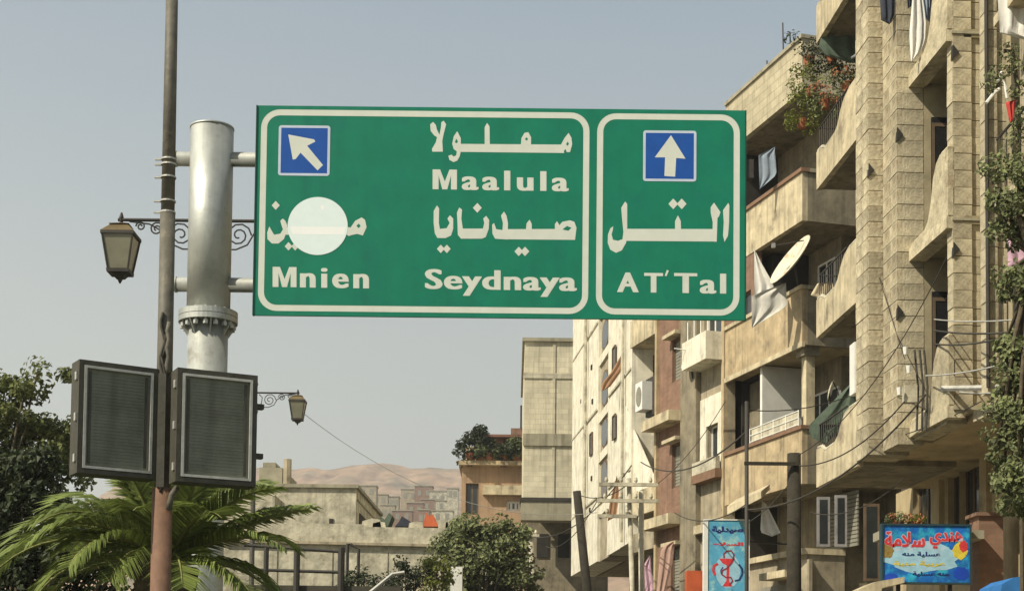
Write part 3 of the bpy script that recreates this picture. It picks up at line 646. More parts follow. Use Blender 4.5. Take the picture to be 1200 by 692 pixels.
# loggia interiors and curved parapets
for k in range(4):
    zf = SB+ST*k+.13; zc_ = SB+ST*(k+1)
    # projecting slab lip
    MB().box(uL0+.01, uL1+.02, -.18, .10, zf-.20, zf).build('balcony_slab', STONE, TR)
    # far reveal wall and doorway, their shade put in as dark colour
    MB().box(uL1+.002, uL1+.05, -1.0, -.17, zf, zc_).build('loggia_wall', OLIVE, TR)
    d0 = -.28; fr = MB().box(uL1-.05, uL1-.004, -.96, d0, zf, zf+2.25).build('door', mat('black_doorway_shade', (.008,.008,.007), .9), TR)
    MB().box(uL1-.06, uL1-.052, -.96, -.90, zf, zf+2.15).box(uL1-.06, uL1-.052, d0-.05, d0, zf, zf+2.15).box(uL1-.06, uL1-.052, -.90, d0-.05, zf+2.09, zf+2.15).build('frame', WOODF, fr)
    MB().box(uL0, uL1-.06, -1.02, -.985, zf, zc_-.4).build('loggia_window', GLASS, TR)
    Lw_ = uL1-uL0; pts = [(uL0, zf), (uL1, zf), (uL1, zf+.06), (uL1-Lw_*.38, zf+.10), (uL1-Lw_*.48, zf+.2), (uL1-Lw_*.56, zf+.45), (uL1-Lw_*.62, zf+.8), (uL1-Lw_*.70, zf+1.0), (uL1-Lw_*.8, zf+1.08), (uL0, zf+1.08)]
    MB().prism(pts, -.02, .08).build('parapet', STONE, TR)
    MB().tube([(u_, .03, z_+.015) for u_, z_ in pts[2:]], .035, 6).build('parapet_coping', CREAM, TR)
# curved balconies at the far corner
wave = [(0, 1.0), (.20, 1.0), (.32, .93), (.40, .78), (.46, .6), (.56, .5), (.8, .48), (.9, .6), (1.0, .62)]
for k in range(4):
    zf = SBB+2.93*k; Lb = uB-uE
    prof = [(uE, zf)]+[(uB, zf)]+[(uE+Lb*a_, zf+.16+h_*.95) for a_, h_ in reversed(wave)]
    MB().prism(prof, D1-.13, D1-.02).build('balcony_parapet', CREAM, TR)
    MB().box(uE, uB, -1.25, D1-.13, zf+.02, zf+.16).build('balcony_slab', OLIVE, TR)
    MB().box(uB-.11, uB, -1.25, D1-.13, zf+.16, zf+.72).build('end_parapet', CREAM, TR)
    MB().tube([(uE+Lb*a_, D1-.075, zf+.19+h_*.95) for a_, h_ in wave], .045, 8).build('coping_rail', CONC2, TR)
    q = MB()
    for j in range(12): u_ = uE+Lb*(.42+.56*j/11); q.tube([(u_, D1-.075, zf+.6), (u_, D1-.075, zf+1.22)], .011, 4)
    q.tube([(uE+Lb*.3, D1-.075, zf+1.22), (uB-.02, D1-.075, zf+1.22)], .02, 5); q.tube([(uB-.05, D1-.075, zf+1.22), (uB-.05, -1.2, zf+1.22)], .02, 5)
    for j in range(8): q.tube([(uB-.05, D1-.3-j*.19, zf+.7), (uB-.05, D1-.3-j*.19, zf+1.22)], .011, 4)
    q.build('railing', IRON, TR)
    window(TR, uE+.7, uE+1.9, zf+.17, zf+2.35, -1.20, WOODF, GLASS, 1)
    MB().box(uE, uE+.05, -1.25, -.1, zf+.16, zf+2.9).build('return_wall', CREAM, TR)
# white sheet panel and lit return wall above the lowest balcony
MB().box(uE-.012, uE+.30, .1, D1+.03, T.z(1006, 458, D1), T.z(1006, 398, D1)).build('white_panel', WHITE, TR)
# lower recessed storey (below the cantilever)
rec = -1.65
uc = T.u(1050, 600, rec)
holes = []
def lh(pl, pr, pt, pb): a_, zt_ = T.uz(pr, pt, rec); b__, zb_ = T.uz(pl, pb, rec); holes.append((a_, b__, zb_, zt_)); return holes[-1]
h1 = lh(1070, 1091, 563, 640); h2 = lh(1111, 1124, 545, 640); h3 = lh(1124.6, 1152, 520, 650)
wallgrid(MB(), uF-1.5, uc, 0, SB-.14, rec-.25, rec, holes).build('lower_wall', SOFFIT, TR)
MB().box(uF-1.5, uc-.3, -11, rec-.6, 0, SB-.15).build('lower_core', DARKIN, TR)
window(TR, *h1, rec-.12, WOODF, GLASS, 1); window(TR, *h2, rec-.12, WOODF, GLASS, 0); window(TR, *h3, rec-.12, WOODF, GLASS, 2)
for pa in (1103, 1158): u_ = T.u(pa, 560, rec); MB().box(u_-.16, u_+.16, rec+.002, rec+.1, 0, SB-.15).build('lower_pilaster', SOFFIT, TR)
# far return of the lower storey, facing the camera
MB().box(uc-.3, uB+.2, -11, rec-1.9, 0, SB-.15).build('shop_rear_wall', mat('dark_brown_wall', (.12,.10,.06), .9, var=.4, streak=.4), TR)  # dark brown with vertical streaks
for pl, pr, pt, pb in ((957, 972, 582, 640), (978, 992, 580, 640), (1012, 1030, 590, 680)):
    Yw_ = T.world(uc-.3, rec-1.9, 0).y-.03; a_ = P(pl, pb, Yw_); b__ = P(pr, pt, Yw_); f_ = MB().box(a_.x-T.A.x, b__.x-T.A.x, Yw_-T.A.y-.05, Yw_-T.A.y, a_.z, b__.z)
    f_.v = [((v[0]*T.e.x+v[1]*T.e.y), (v[0]*T.n.x+v[1]*T.n.y), v[2]) for v in f_.v]; fo_ = f_.build('window', GCLO if pl < 1000 else WOODF, TR); g_ = MB().box(a_.x-T.A.x+.05, b__.x-T.A.x-.05, Yw_-T.A.y-.056, Yw_-T.A.y-.052, a_.z+.06, b__.z-.06); g_.v = [((v[0]*T.e.x+v[1]*T.e.y), (v[0]*T.n.x+v[1]*T.n.y), v[2]) for v in g_.v]; g_.build('pane', GLASS, fo_)
# drain pipe and horizontal joint
u_ = uF-.04; MB().tube([(u_, .0, SB+.1), (u_, .0, ZT)], .03, 8).build('drain_pipe', IRON, TR)
for k in range(4): MB().box(uL0-.02, uL0+.0, -.6, .02, SB+ST*k+.05, SB+ST*k+.09).build('string_course', CONCB, TR)

def thing(mb, name, m, label, cat, group=None): return tag(mb.build(name, m), label, cat, group)
def cloth_px(poly, Y, m, name, label, cat, group, seed=0, fold=.03):
    """hanging cloth: polygon seen at the given pixels, at depth Y, with real folds"""
    mb = MB(); rg = random.Random(seed); pw = [P(x, y, Y) for x, y in poly]
    xs = [p.x for p in pw]; zs = [p.z for p in pw]; N = 14; M_ = 10
    def inter(z):
        r = []
        for i in range(len(pw)):
            a_, b__ = pw[i], pw[(i+1) % len(pw)]
            if (a_.z <= z) != (b__.z <= z): r.append(a_.x+(b__.x-a_.x)*(z-a_.z)/(b__.z-a_.z))
        return (min(r), max(r)) if len(r) > 1 else None
    zl, zh = min(zs), max(zs); rows = []
    for j in range(M_+1):
        z = zl+(zh-zl)*(.004+.992*j/M_); r = inter(z) or (xs[0], xs[0]+.01)
        rows.append([(r[0]+(r[1]-r[0])*i/N, Y+fold*.5*sin(i*.9+seed+.12*j)+fold*.2*sin(i*2.1+j*.3), z) for i in range(N+1)])
    for side in (0, .012):
        for r in rows: mb.v += [(x, y+side, z) for x, y, z in r]
    o = (M_+1)*(N+1)
    for j in range(M_):
        for i in range(N):
            a_ = j*(N+1)+i; mb.f += [(a_, a_+1, a_+N+2, a_+N+1), (a_+o, a_+N+1+o, a_+N+2+o, a_+1+o)]
    return tag(mb.build(name, m, smooth=True, fix=False), label, cat, group)
GL = 'laundry hanging from the balconies'
cloth_px([(1031,-20),(1050,-20),(1048,18),(1043,28),(1033,24)], 25.3, DCLO, 'hanging_garment', 'dark blue garment hanging at the top of the picture between two stone pilasters', 'laundry', GL, 1)
cloth_px([(1071,-20),(1079,-20),(1085,25),(1084,48),(1076,66),(1068,72),(1066,40)], 24.7, WCLO, 'hanging_sheet', 'long white sheet hanging from the topmost loggia', 'laundry', GL, 2)
cloth_px([(1078,-20),(1090,-20),(1090,26),(1084,24)], 24.9, BLCL, 'hanging_garment', 'blue-grey garment beside the long white sheet at the topmost loggia', 'laundry', GL, 3)
cloth_px([(1089,-20),(1101,-20),(1098,22),(1090,27)], 24.8, DCLO, 'hanging_garment', 'dark garment right of the long white sheet at the topmost loggia', 'laundry', GL, 4)
cloth_px([(1062,-20),(1071,-20),(1069,8),(1064,10)], 25.0, DCLO, 'hanging_garment', 'small dark garment left of the long white sheet', 'laundry', GL, 5)
cloth_px([(1169,-30),(1215,-30),(1203,46),(1186,32),(1172,40)], 20.6, WCLO, 'white_awning', 'white cloth awning in the top right corner', 'awning', None, 6, .05)
cloth_px([(1179,118),(1191,117),(1188,140),(1184,143)], 20.0, REDC, 'red_cloth', 'small red cloth hanging among the vines at the right edge', 'cloth', None, 7)
cloth_px([(1181,272),(1206,268),(1208,318),(1182,314)], 20.2, PINK, 'pink_cloth', 'pink and white cloth hanging behind the tree at the right edge', 'cloth', None, 8)

# near return wall of the tower with vine and small balconies (right edge of the picture)
nb = empty('apartment_building', (0, 0, 0), 'shaded building at the right edge hung with vines, beside the stone-clad tower', 'building', 'apartment buildings along the street')
Xn = T.world(uF-.3, 0, 0).x
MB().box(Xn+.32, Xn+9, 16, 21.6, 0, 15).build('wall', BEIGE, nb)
for py in (215, 390, -10):
    a_ = P(1176, py, 20.4); MB().box(Xn-.18, Xn+.32, 17.5, 21.2, a_.z-.14, a_.z).build('balcony_slab', CREAM, nb)
    q = MB()
    for k in range(13): q.tube([(Xn-.14, 17.6+k*.29, a_.z), (Xn-.14, 17.6+k*.29, a_.z+.9)], .012, 5)
    q.tube([(Xn-.14, 17.5, a_.z+.9), (Xn-.14, 21.2, a_.z+.9)], .02, 6); q.build('railing', IRON, nb)
    MB().box(Xn+.28, Xn+.325, 18.2, 19.4, a_.z, a_.z+2.1).build('door', DARKIN, nb)
c = P(1163, 112, 21.0)
q = MB(); q.tube([(c.x-.12,20.4,c.z-.05),(c.x+.0,20.6,c.z+.16),(c.x+.10,20.8,c.z+.16),(c.x+.14,20.8,c.z-.12)], .022, 6).tube([(c.x-.12,20.9,c.z-.15),(c.x+.02,21.0,c.z+.03),(c.x+.10,21.0,c.z+.1)], .022, 6)
thing(q, 'wall_bracket', WHITE, 'bent white metal bracket on the wall left of the red cloth', 'bracket')
vn = empty('climbing_vine', (c.x+.2, 20.2, 0), 'green climbing vine with a brown stem hanging down the wall at the top right edge', 'vine')
rg = random.Random(4)
sp_ = [(1183,60),(1172,86),(1190,75),(1194,105),(1196,135),(1193,160),(1197,190),(1182,178),(1162,97),(1200,150)]
cl = [(rel(px, py, 20.2, c.x+.2, 20.2), .16, .12, .14) for px, py in sp_]
leafcloud(cl, 75, .065, 77).build('foliage', LEAFM, vn, fix=False)
MB().tube([rel(px, py, 20.3, c.x+.2, 20.2) for px, py in ((1198, 700),(1196,400),(1192,200),(1192,100),(1186,60),(1176,60))], .03, 6).build('stem', BARK, vn)

# ------------------------------------------------------------------ building two : stacked balconies
S2 = -.289
def Xat(px, Y, py=450): return P(px, py, Y).x
B2 = Fac(Xat(940, 35.5), 35.5, S2, 'cream building with deep balconies stacked on each other, just left of the stone-clad tower')
R2 = B2.root; u2 = B2.u(850, 350)
def z2(py): return B2.z(940, py)
lv = [(z2(45), z2(106)), (z2(201), z2(258)), (z2(338), z2(403)), (z2(502), z2(566))]   # parapet top, slab bottom
REC = -1.5
q = MB()
for (zt_, zb_), (zt2, _) in zip(lv, lv[1:]+[(2.0, 0)]): pass
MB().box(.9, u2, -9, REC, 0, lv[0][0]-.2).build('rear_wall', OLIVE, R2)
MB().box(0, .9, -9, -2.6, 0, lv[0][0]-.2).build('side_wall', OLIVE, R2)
mats = [BLOCKW, CREAM, OCHRE, OCHRE]
for k, (zt_, zb_) in enumerate(lv):
    M_ = mats[k]
    MB().box(0, u2, -.14, 0, zb_, zt_).build('parapet', M_, R2)
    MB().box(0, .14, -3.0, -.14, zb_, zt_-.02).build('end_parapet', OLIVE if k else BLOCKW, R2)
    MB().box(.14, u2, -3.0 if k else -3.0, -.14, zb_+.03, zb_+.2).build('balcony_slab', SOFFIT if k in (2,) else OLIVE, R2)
    cm = (CONCB, mat('red_brown_coping', (.22, .13, .08), .8), CREAM, mat('red_brown_coping', (.22, .13, .08), .8))[k]
    MB().box(-.04, u2, -.18, .05, zt_, zt_+.09).build('coping', cm, R2)
    MB().box(-.04, .18, -3.0, -.18, zt_+.001, zt_+.088).build('end_coping', CONCB, R2)
MB().box(-.05, u2, -.05, .03, lv[2][1]-.06, lv[2][1]+.06).build('drip_band', CREAM, R2)
MB().box(-.05, u2, -9, -.2, lv[0][0]-.2, lv[0][0]-.05).build('roof', CONCB, R2)
# enclosed brown far bay with a window on the two middle storeys
for k in (1, 2):
    za, zb_ = lv[k+1][0] if k < 2 else lv[3][0], lv[k][1]
ub0 = B2.u(868, 420)
hA = (B2.u(879, 400)-.0, B2.u(866.5, 400), B2.z(870, 425), lv[1][1]-.9)
wallgrid(MB(), B2.u(884, 400), u2, lv[2][1], lv[1][1], -.2, -.02, [hA]).build('bay_wall', BROWNB, R2); MB().box(B2.u(884,400), u2-.05, REC, -.5, lv[2][1], lv[1][1]).build('bay_core', DARKIN, R2)
window(R2, *hA, -.1, WOODF, GLASS, 0)
hB = (B2.u(885, 520), B2.u(866, 520), B2.z(875, 545), B2.z(875, 482))
wallgrid(MB(), B2.u(887, 520), u2, lv[3][0]-1.4, lv[2][1]-.05, -.9, -.7, [hB]).build('bay_wall', OLIVE, R2)
window(R2, *hB, -.8, WHITE, GLASS, 1)
# lit partition wall and column on the fourth-level balcony
MB().prism([(REC, lv[3][0]-.9), (-.12, lv[3][0]-.9), (-.12, lv[2][1]), (REC, lv[2][1])], B2.u(888, 460), B2.u(888, 460)+.12, 'x').build('partition_wall', WHITE, R2)
MB().box(.18, .42, -.42, -.2, lv[3][1]+.2, lv[2][1]).build('column', CREAM, R2)
MB().box(.10, .50, -.5, -.1, lv[2][1]-.22, lv[2][1]-.001).build('column_head', OLIVE, R2)
window(R2, .95, 2.4, lv[3][0]-.5, lv[3][0]+1.3, REC+.06, WHITE, GLASS, 2)
q = MB(); 
for zz in (.16, .32, .48): q.tube([(.3,-.06,lv[3][0]+zz), (u2-1.4,-.06,lv[3][0]+zz)], .016, 5)
for k in range(5): q.tube([(.3+k*(u2-1.7)/4,-.06,lv[3][0]+.08), (.3+k*(u2-1.7)/4,-.06,lv[3][0]+.5)], .016, 5)
q.build('railing', WHITE, R2)
MB().box(.3, u2-1.5, -.075, -.065, lv[3][0]+.09, lv[3][0]+.46).build('rail_panel', CONC2, R2)
for k in (0, 1):
    window(R2, 1.1, 2.0, lv[k+1][0]-.6, lv[k+1][0]+1.2, REC+.06, WHITE, GLASS, 1)
    MB().box(2.9, 3.6, REC, REC+.05, lv[k+1][0]-1.0, lv[k+1][0]+1.2).build('door', DARKIN, R2)
# side window facing the camera, in the near end wall
def endwin(pl, pr, pt, pb, mm, gg, mull, ud=0):
    Yw = 35.5; a_ = P(pl, pb, Yw); b__ = P(pr, pt, Yw)
    # on plane u = ud
    d0 = -2.6
    return a_, b__
zz0, zz1 = z2(312), z2(268)
f = MB().box(-.06, .0, -4.0, -2.62, zz0-.2, zz1+.05).build('side_panel', SHUT, R2)
for k in range(3):
    d_ = -3.9+k*.42; fw = MB().box(-.09, -.062, d_, d_+.36, zz0, zz1).build('window', WHITE, R2); MB().box(-.10, -.092, d_+.06, d_+.30, zz0+.06, zz1-.06).build('pane', GLASS, fw)
MB().box(-.06, 0, -4.2, -2.7, z2(490), z2(425)).build('side_panel', SHUT, R2)
# ground storeys below the last balcony
zl = lv[3][1]
MB().box(.75, u2, REC, -.5, 0, zl-1.55).build('shop_front', BEIGE, R2)
MB().box(.7, u2, REC, -.35, zl-1.56, zl-1.42).build('shop_canopy', CREAM, R2)
q = MB()
for k in range(14): q.box(.05, 1.9, REC+.0, REC+.04, zl-1.38+k*.095, zl-1.38+k*.095+.075)
o = q.build('roller_slat', SHUT, R2); o['kind'] = 'stuff'
MB().box(.5, 1.0, -.52, -.44, .2, zl-1.7).build('shop_pilaster', BEIGE, R2)
hb2 = MB().box(1.3, 3.2, -.51, -.47, .2, zl-2.2).build('shutter', SHUT, R2)
cloth_px([(893,586),(898,590),(915,624),(905,628),(891,623)], 36.4, WCLO, 'white_awning', 'torn white awning triangle behind the dark wooden pole', 'awning', None, 9)
MB().box(.9, 2.3, -.45, .0, zl-2.1, zl-1.93).build('ledge', CREAM, R2)
# rooftop clutter
q = MB()
for k, (u_, h_) in enumerate(((1.6, .9), (2.0, 1.3), (2.9, .7))): q = MB().tube([(0,0,0),(.02,.02,h_)], .018, 5); o = q.build('roof_rod', IRON, R2, loc=(u_, -.5, lv[0][0]))
# blue cloth, plants, dish, etc.
cloth_px([(889,182),(908,172),(910,205),(890,222)], 36.6, BLCL, 'blue_cloth', 'pale blue cloth hanging on the upper balcony just right of the green sign', 'laundry', GL, 11)
cloth_px([(884,292),(898,318),(908,336),(903,344),(884,350)], 35.6, WCLO, 'white_sheet', 'white sheet hanging at the left of the large satellite dish', 'laundry', GL, 12, .04)
cloth_px([(881,346),(921,331),(922,359),(881,384)], 35.3, mat('off_white_cloth', (.58,.56,.49), .85, var=.2, scale=4), 'white_sheet', 'off-white sheet laid over the parapet below the large satellite dish', 'laundry', GL, 17, .04)
def dish(px0, py0, px1, py1, Y, dpth, label, rad=None):
    a_ = P(px0, py0, Y); b__ = P(px1, py1, Y); cc = (a_+b__)/2; ax = (b__-a_)/2; R = ax.length
    ax.normalize(); nrm = (Vector((ax.z, 0, -ax.x))*.93*dpth + Vector((0, -.24, 0))).normalized(); bx = nrm.cross(ax).normalized()
    r = empty('satellite_dish', cc, label, 'satellite dish', 'satellite dishes'); q = MB(); rings = 5; seg = 28
    for side in (0, 1):
        q.v.append(tuple(-nrm*(.18*R)+nrm*side*.012))
        for i in range(1, rings+1):
            rr_ = R*i/rings
            for k in range(seg): t = 2*pi*k/seg; q.v.append(tuple(ax*rr_*cos(t)+bx*rr_*.92*sin(t)-nrm*.18*R*(1-(i/rings)**2)+nrm*side*.012))
    S = 1+rings*seg
    for s in (0, 1):
        o_ = s*S
        for k in range(seg): q.f.append((o_, o_+1+k, o_+1+(k+1) % seg))
        for i in range(rings-1):
            for k in range(seg): a1 = o_+1+i*seg+k; a2 = o_+1+i*seg+(k+1) % seg; q.f.append((a1, a1+seg, a2+seg, a2))
    q.build('dish', mat('weathered_dish_paint', (.62, .57, .43), .6, var=.2, scale=5, stain=((.42,.22,.08), 3, .58)), r, smooth=True, fix=False)
    MB().tube([tuple(-ax*R*.8), tuple(nrm*R*.75)], .014, 5).build('feed_arm', IRON, r); MB().box(-.04, .04, -.04, .04, -.05, .05).build('receiver', GCLO, r, loc=nrm*R*.75)
    MB().tube([tuple(-nrm*R*.2), tuple(-nrm*R*.2+Vector((.1, .1, -.5)))], .025, 6).build('mount', IRON, r)
dish(946, 276, 906, 332, 35.2, 1, 'large cream satellite dish seen edge-on, tilted, on the middle balcony of the cream building')
dish(977, 445, 970, 470, 34.5, -1, 'small satellite dish on the lower balcony behind the green netting')
dish(812, 408, 800, 432, 41.5, 1, 'small white satellite dish by the beige building, left of its upper white parapet')
cloth_px([(946,500),(1000,446),(1003,480),(985,502),(968,520),(952,514)], 29.6, GNET, 'green_netting', 'dark green shade netting along the lowest curved balcony', 'netting', 'shade nets on the curved balconies', 13)
cloth_px([(958,52),(985,2),(1001,-20),(1003,74),(975,72)], 29.3, GNET, 'green_netting', 'dark green shade netting on the topmost curved balcony', 'netting', 'shade nets on the curved balconies', 14)
cloth_px([(950,345),(958,332),(975,330),(978,340),(968,352),(961,350)], 31.75, mat('lit_rail_end', (.6,.5,.33), .85), 'lit_rail_end', 'small cream piece for the lit rail end of the middle curved balcony', 'laundry', GL, 15)  # cream sheet stands in for the sunlit end of the rail
# balcony plants on the tower's second curved balcony
for i, (px, py, m_, lb) in enumerate(((992, 92, 1, 'orange-flowered potted plant highest on the curved stone balcony'), (966, 112, 1, 'orange-flowered potted plant lower on the curved stone balcony'),
        (975, 60, 0, 'dark bushy balcony plant under the green netting'), (950, 100, 2, 'yellow-green trailing plant at the outer end of the curved balcony'), (940, 135, 2, 'yellow-green trailing plant drooping lowest over the balcony edge'), (948, 62, 0, 'dusty dark plant beside the roof corner of the cream building'))):
    Yq = 29.5+.1*i; p_ = P(px, py, Yq); r = empty('balcony_plant', (p_.x, Yq, p_.z-.25), lb, 'plant', 'plants on the curved balconies')
    MB().tube([(0,0,-.02),(0,0,.16)], [.08, .12], 12).build('pot', TERRA, r)
    rg = random.Random(i); cl = [((rg.uniform(-.36,.36), rg.uniform(-.2,.2), rg.uniform(-.15,.6)), .17, .16, .15) for _ in range(11)]
    leafcloud(cl, 50, .07, i+90).build('foliage', (LEAFD, LEAFM, LEAFY)[m_], r, fix=False)
    if m_ == 1: leafcloud([((rg.uniform(-.22,.22), -.12, rg.uniform(.1,.4)), .13, .08, .1) for _ in range(5)], 26, .06, i+190).build('flower', FLOW, r, fix=False)['kind'] = 'stuff'
# wall lamp
c = P(1008, 68, 27.6)
r = empty('wall_lamp', (c.x, 27.6, c.z), 'pale shaded wall lamp projecting left of the stone pilaster near the top', 'lamp')
MB().tube([(-.16,0,0),(.0,0,.07),(.14,0,.03)], [.02,.06,.03], 10).build('lamp_shade', GCLO, r, smooth=True); MB().tube([(.14,0,.03),(.3,.1,-.1)], .018, 6).build('arm', IRON, r)

# ------------------------------------------------------------------ building three (beige, narrow, white balconets)
A3 = B2.world(u2+.02, 0, 0)
B3 = Fac(A3.x, A3.y, S2, 'narrow beige building with white balcony panels, left of the stacked cream balconies'); R3 = B3.root
u3 = B3.u(818.5, 450); ZT3 = B3.z(850, 165)
h1 = (B3.u(840, 500), B3.u(826, 500), B3.z(833, 545), B3.z(833, 497)); h2 = (B3.u(846,400), B3.u(822,400), B3.z(835,396), B3.z(835,340))
wallgrid(MB(), 0, u3, 0, ZT3, -.3, -.08, [h1, h2]).build('wall', BEIGE, R3)
MB().box(0, u3, -9, -.5, 0, ZT3-.1).build('core', DARKIN, R3)
window(R3, *h1, -.2, WHITE, GLASS, 1)
for z_ in (0,): window(R3, h2[0], h2[1], h2[2]+z_, h2[3]+z_, -.2, WHITE, GLASS, 2)
MB().box(.05, u3-.02, -.075, .02, B3.z(833, 553), B3.z(833, 470)).build('white_facing', mat('pale_cream_render', (.66, .60, .44), .9, var=.15, streak=.2), R3) if False else None
q = wallgrid(MB(), .12, u3-.05, B3.z(835, 556), B3.z(835, 462), -.078, -.03, [h1]); q.build('pale_facing', WHITEB, R3)
MB().box(.1, u3-.03, -.08, .22, B3.z(834, 563), B3.z(834, 553)).build('red_sill', mat('red_brown_coping', (.22,.13,.08)), R3)
MB().box(.12, u3-.05, .08, .2, B3.z(834, 552.6), B3.z(834, 538)).build('balconet_parapet', CONC2, R3)
for z_ in (0, 3.2): MB().box(.1, u3-.03, -.08, .5, B3.z(834, 428)+z_, B3.z(834, 396)+z_).build('balconet_parapet', WHITEB, R3)
for k in range(4): u_ = .2+k*(u3-.4)/3; MB().tube([(u_, .4, B3.z(834, 395)), (u_, .4, B3.z(834, 372))], .02, 5).build('railing_post', WHITE, R3)
MB().box(.0, .16, -.08, .03, 3, ZT3).build('pilaster', OCHRE, R3)
MB().box(-.02, u3+.02, -.6, .12, B3.z(834, 622), B3.z(834, 612)).build('canopy', CREAM, R3)
# ------------------------------------------------------------------ building four (pinkish brown brick)
A4 = B3.world(u3+.02, 0, 0)
B4 = Fac(A4.x, A4.y, S2, 'pinkish brown brick building with a plain olive pilaster and small windows'); R4 = B4.root
u4 = B4.u(768, 480); up = B4.u(799.5, 480); ZT4 = B4.z(818, 165)
hs = [(B4.u(797.5, 420), B4.u(785.5, 420), B4.z(791, 445), B4.z(791, 396)), (B4.u(798, 540), B4.u(785, 540), B4.z(791, 570), B4.z(791, 519)), (B4.u(798, 660), B4.u(784, 660), B4.z(791, 700), B4.z(791, 640))]
hs += [(hs[0][0], hs[0][1], hs[0][2]+3.15*k, hs[0][3]+3.15*k) for k in (1,)]
wallgrid(MB(), up, u4, 0, ZT4, -.3, -.06, hs).build('wall', BROWNB, R4); MB().box(0, u4, -9, -.5, 0, ZT4-.1).build('core', DARKIN, R4)
MB().box(0, up, -.4, .06, 0, ZT4).build('pilaster', OLIVE, R4); MB().box(u4-.14, u4, -.4, .03, 0, ZT4).build('corner_strip', OCHRE, R4)
for h in hs: shutter_window(R4, *h, -.14); MB().box(h[0]-.1, h[1]+.1, -.06, .22, h[3]+.02, h[3]+.12).build('lintel', CREAM, R4)
for py in (499, 617): MB().box(up-.02, u4+.05, -.06, .42, B4.z(783, py)-.02, B4.z(783, py-11)).build('canopy', CREAM, R4)
# ------------------------------------------------------------------ building five (recessed olive link with air conditioner)
A5 = B4.world(u4+.02, 0, 0)
B5 = Fac(A5.x, A5.y, S2, 'recessed olive building with an air conditioner, between the white and the pinkish brown building'); R5 = B5.root
u5 = B5.u(738, 500); ZT5 = B5.z(766, 175)
MB().box(0, u5+.5, -9, -.75, 0, ZT5).build('wall', OLIVE, R5)
for py in (605, 380, 492): pass
zb_ = B5.z(755, 601)
MB().box(.02, u5, -.12, 0, zb_, B5.z(755, 572)).build('parapet', CREAM, R5); MB().box(.02, u5, -.75, -.12, zb_, zb_+.15).build('balcony_slab', OLIVE, R5)
MB().box(.02, u5, -.75, -.1, B5.z(755, 643), zb_-.5).build('lower_wall', BEIGE, R5)
MB().box(.02, u5, -.75, .0, B5.z(755, 398), B5.z(755, 366)).build('balcony_parapet', CREAM, R5)
MB().box(.02, u5, -.75, -.1, B5.z(755, 290), B5.z(755, 260)).build('balcony_parapet', CREAM, R5)
hw = (B5.u(764, 520, -.75), B5.u(744, 520, -.75), B5.z(755, 560, -.75), B5.z(755, 486, -.75)); window(R5, *hw, -.70, WOODF, GLASS, 1)
MB().box(B5.u(765,480,-.7), B5.u(746,480,-.7), -.75, -.715, B5.z(755,480), B5.z(755,405)).build('door', DARKIN, R5)
# slanted white panel with a diagonal upper edge, next to the white building
z_a, z_b, z_c = B5.z(742, 500), B5.z(768, 566), B5.z(742, 640)
MB().prism([(u5+.75, B5.z(738, 470)), (u5+.02, z_a), (.1, z_b), (.1, z_b-.22), (u5+.02, z_b-.3), (u5+.75, z_b-.3)], -.16, -.135).build('slanted_panel', WHITEB, R5)
ac = B5.world(B5.u(753, 460), .05, B5.z(753, 480))
r = empty('air_conditioner', ac, 'white air conditioner unit hanging on the olive wall beneath the green sign', 'air conditioner', rz=math.atan2(B5.e.y, B5.e.x))
MB().box(-.15, .42, -.3, .02, .0, .85).build('casing', WHITE, r)
MB().prism([(.13+.22*cos(k*pi/10), .42+.30*sin(k*pi/10)) for k in range(20)], .021, .03).build('fan_grille', SHUT, r); MB().box(-.5, .40, -.75, -.301, -.15, 1.0).build('bracket', IRON, r)
# ------------------------------------------------------------------ building six (white, curved niches)
B6 = Fac(Xat(740, 46.6), 46.6, -.097, 'tall white plastered building with narrow curved window niches, beneath the middle of the green sign'); R6 = B6.root
u6 = B6.u(671.5, 500); zb6 = (B6.z(740, 636)+B6.z(673, 671))/2; ZT6 = B6.z(740, 160)
fl = [(740, 727, .0), (727, 711.6, -.02), (711.5, 701, -.1), (701, 685.5, .0), (685.5, 684, -.16), (684, 671.5, .03)]
for i, (pa, pb, d_) in enumerate(fl):
    ua, ub = B6.u(pa, 500), B6.u(pb, 500)
    if i == 2:
        MB().box(B6.u(713, 500), ub, -1.0, -.1, zb6, ZT6).build('niche_wall', BEIGE, R6)
        for py, hh in ((455, .75), (507, .6), (562, .85), (393, .6), (335, .7)):
            zc_ = B6.z(706, py); um = (ua+ub)/2; n_ = 16
            o_ = MB().prism([(um+(ub-ua)*.42*cos(2*pi*k/n_)*(1 if abs(cos(2*pi*k/n_)) < .9 else .92), zc_+hh*sin(2*pi*k/n_)*.85) for k in range(n_)], -.12, -.075).build('window', WOODF, R6)
            MB().prism([(um+(ub-ua)*.34*cos(2*pi*k/n_), zc_+hh*sin(2*pi*k/n_)*.75) for k in range(n_)], -.074, -.068).build('pane', GLASS, o_)
            MB().prism([(ua, zc_-1.0*hh-.25), (ub, zc_-1.0*hh-.3), (ub, zc_-1.0*hh), (ua, zc_-.9*hh)], -.1, -.02).build('niche_sill', WHITEB, R6)
    else: MB().box(ua, ub, -.9, d_, zb6, ZT6).build('facade_strip', WHITEB, R6)
MB().box(0, u6, -9, -1.0, zb6, ZT6).build('core', BEIGE, R6)
MB().box(0, u6+.05, -9, .08, ZT6, ZT6+.2).build('roof', CONCB, R6)
MB().box(0, u6-.4, -9, -2.2, 0, zb6-.01).build('lower_wall', OLIVE, R6)
for px, py in ((694, 470), (681, 470), (693, 430), (691, 597), (693, 560)):
    u_, z_ = B6.uz(px, py, .02); MB().box(u_-.12, u_+.12, .001, .035, z_-.08, z_+.08).build('vent', DARKIN, R6)
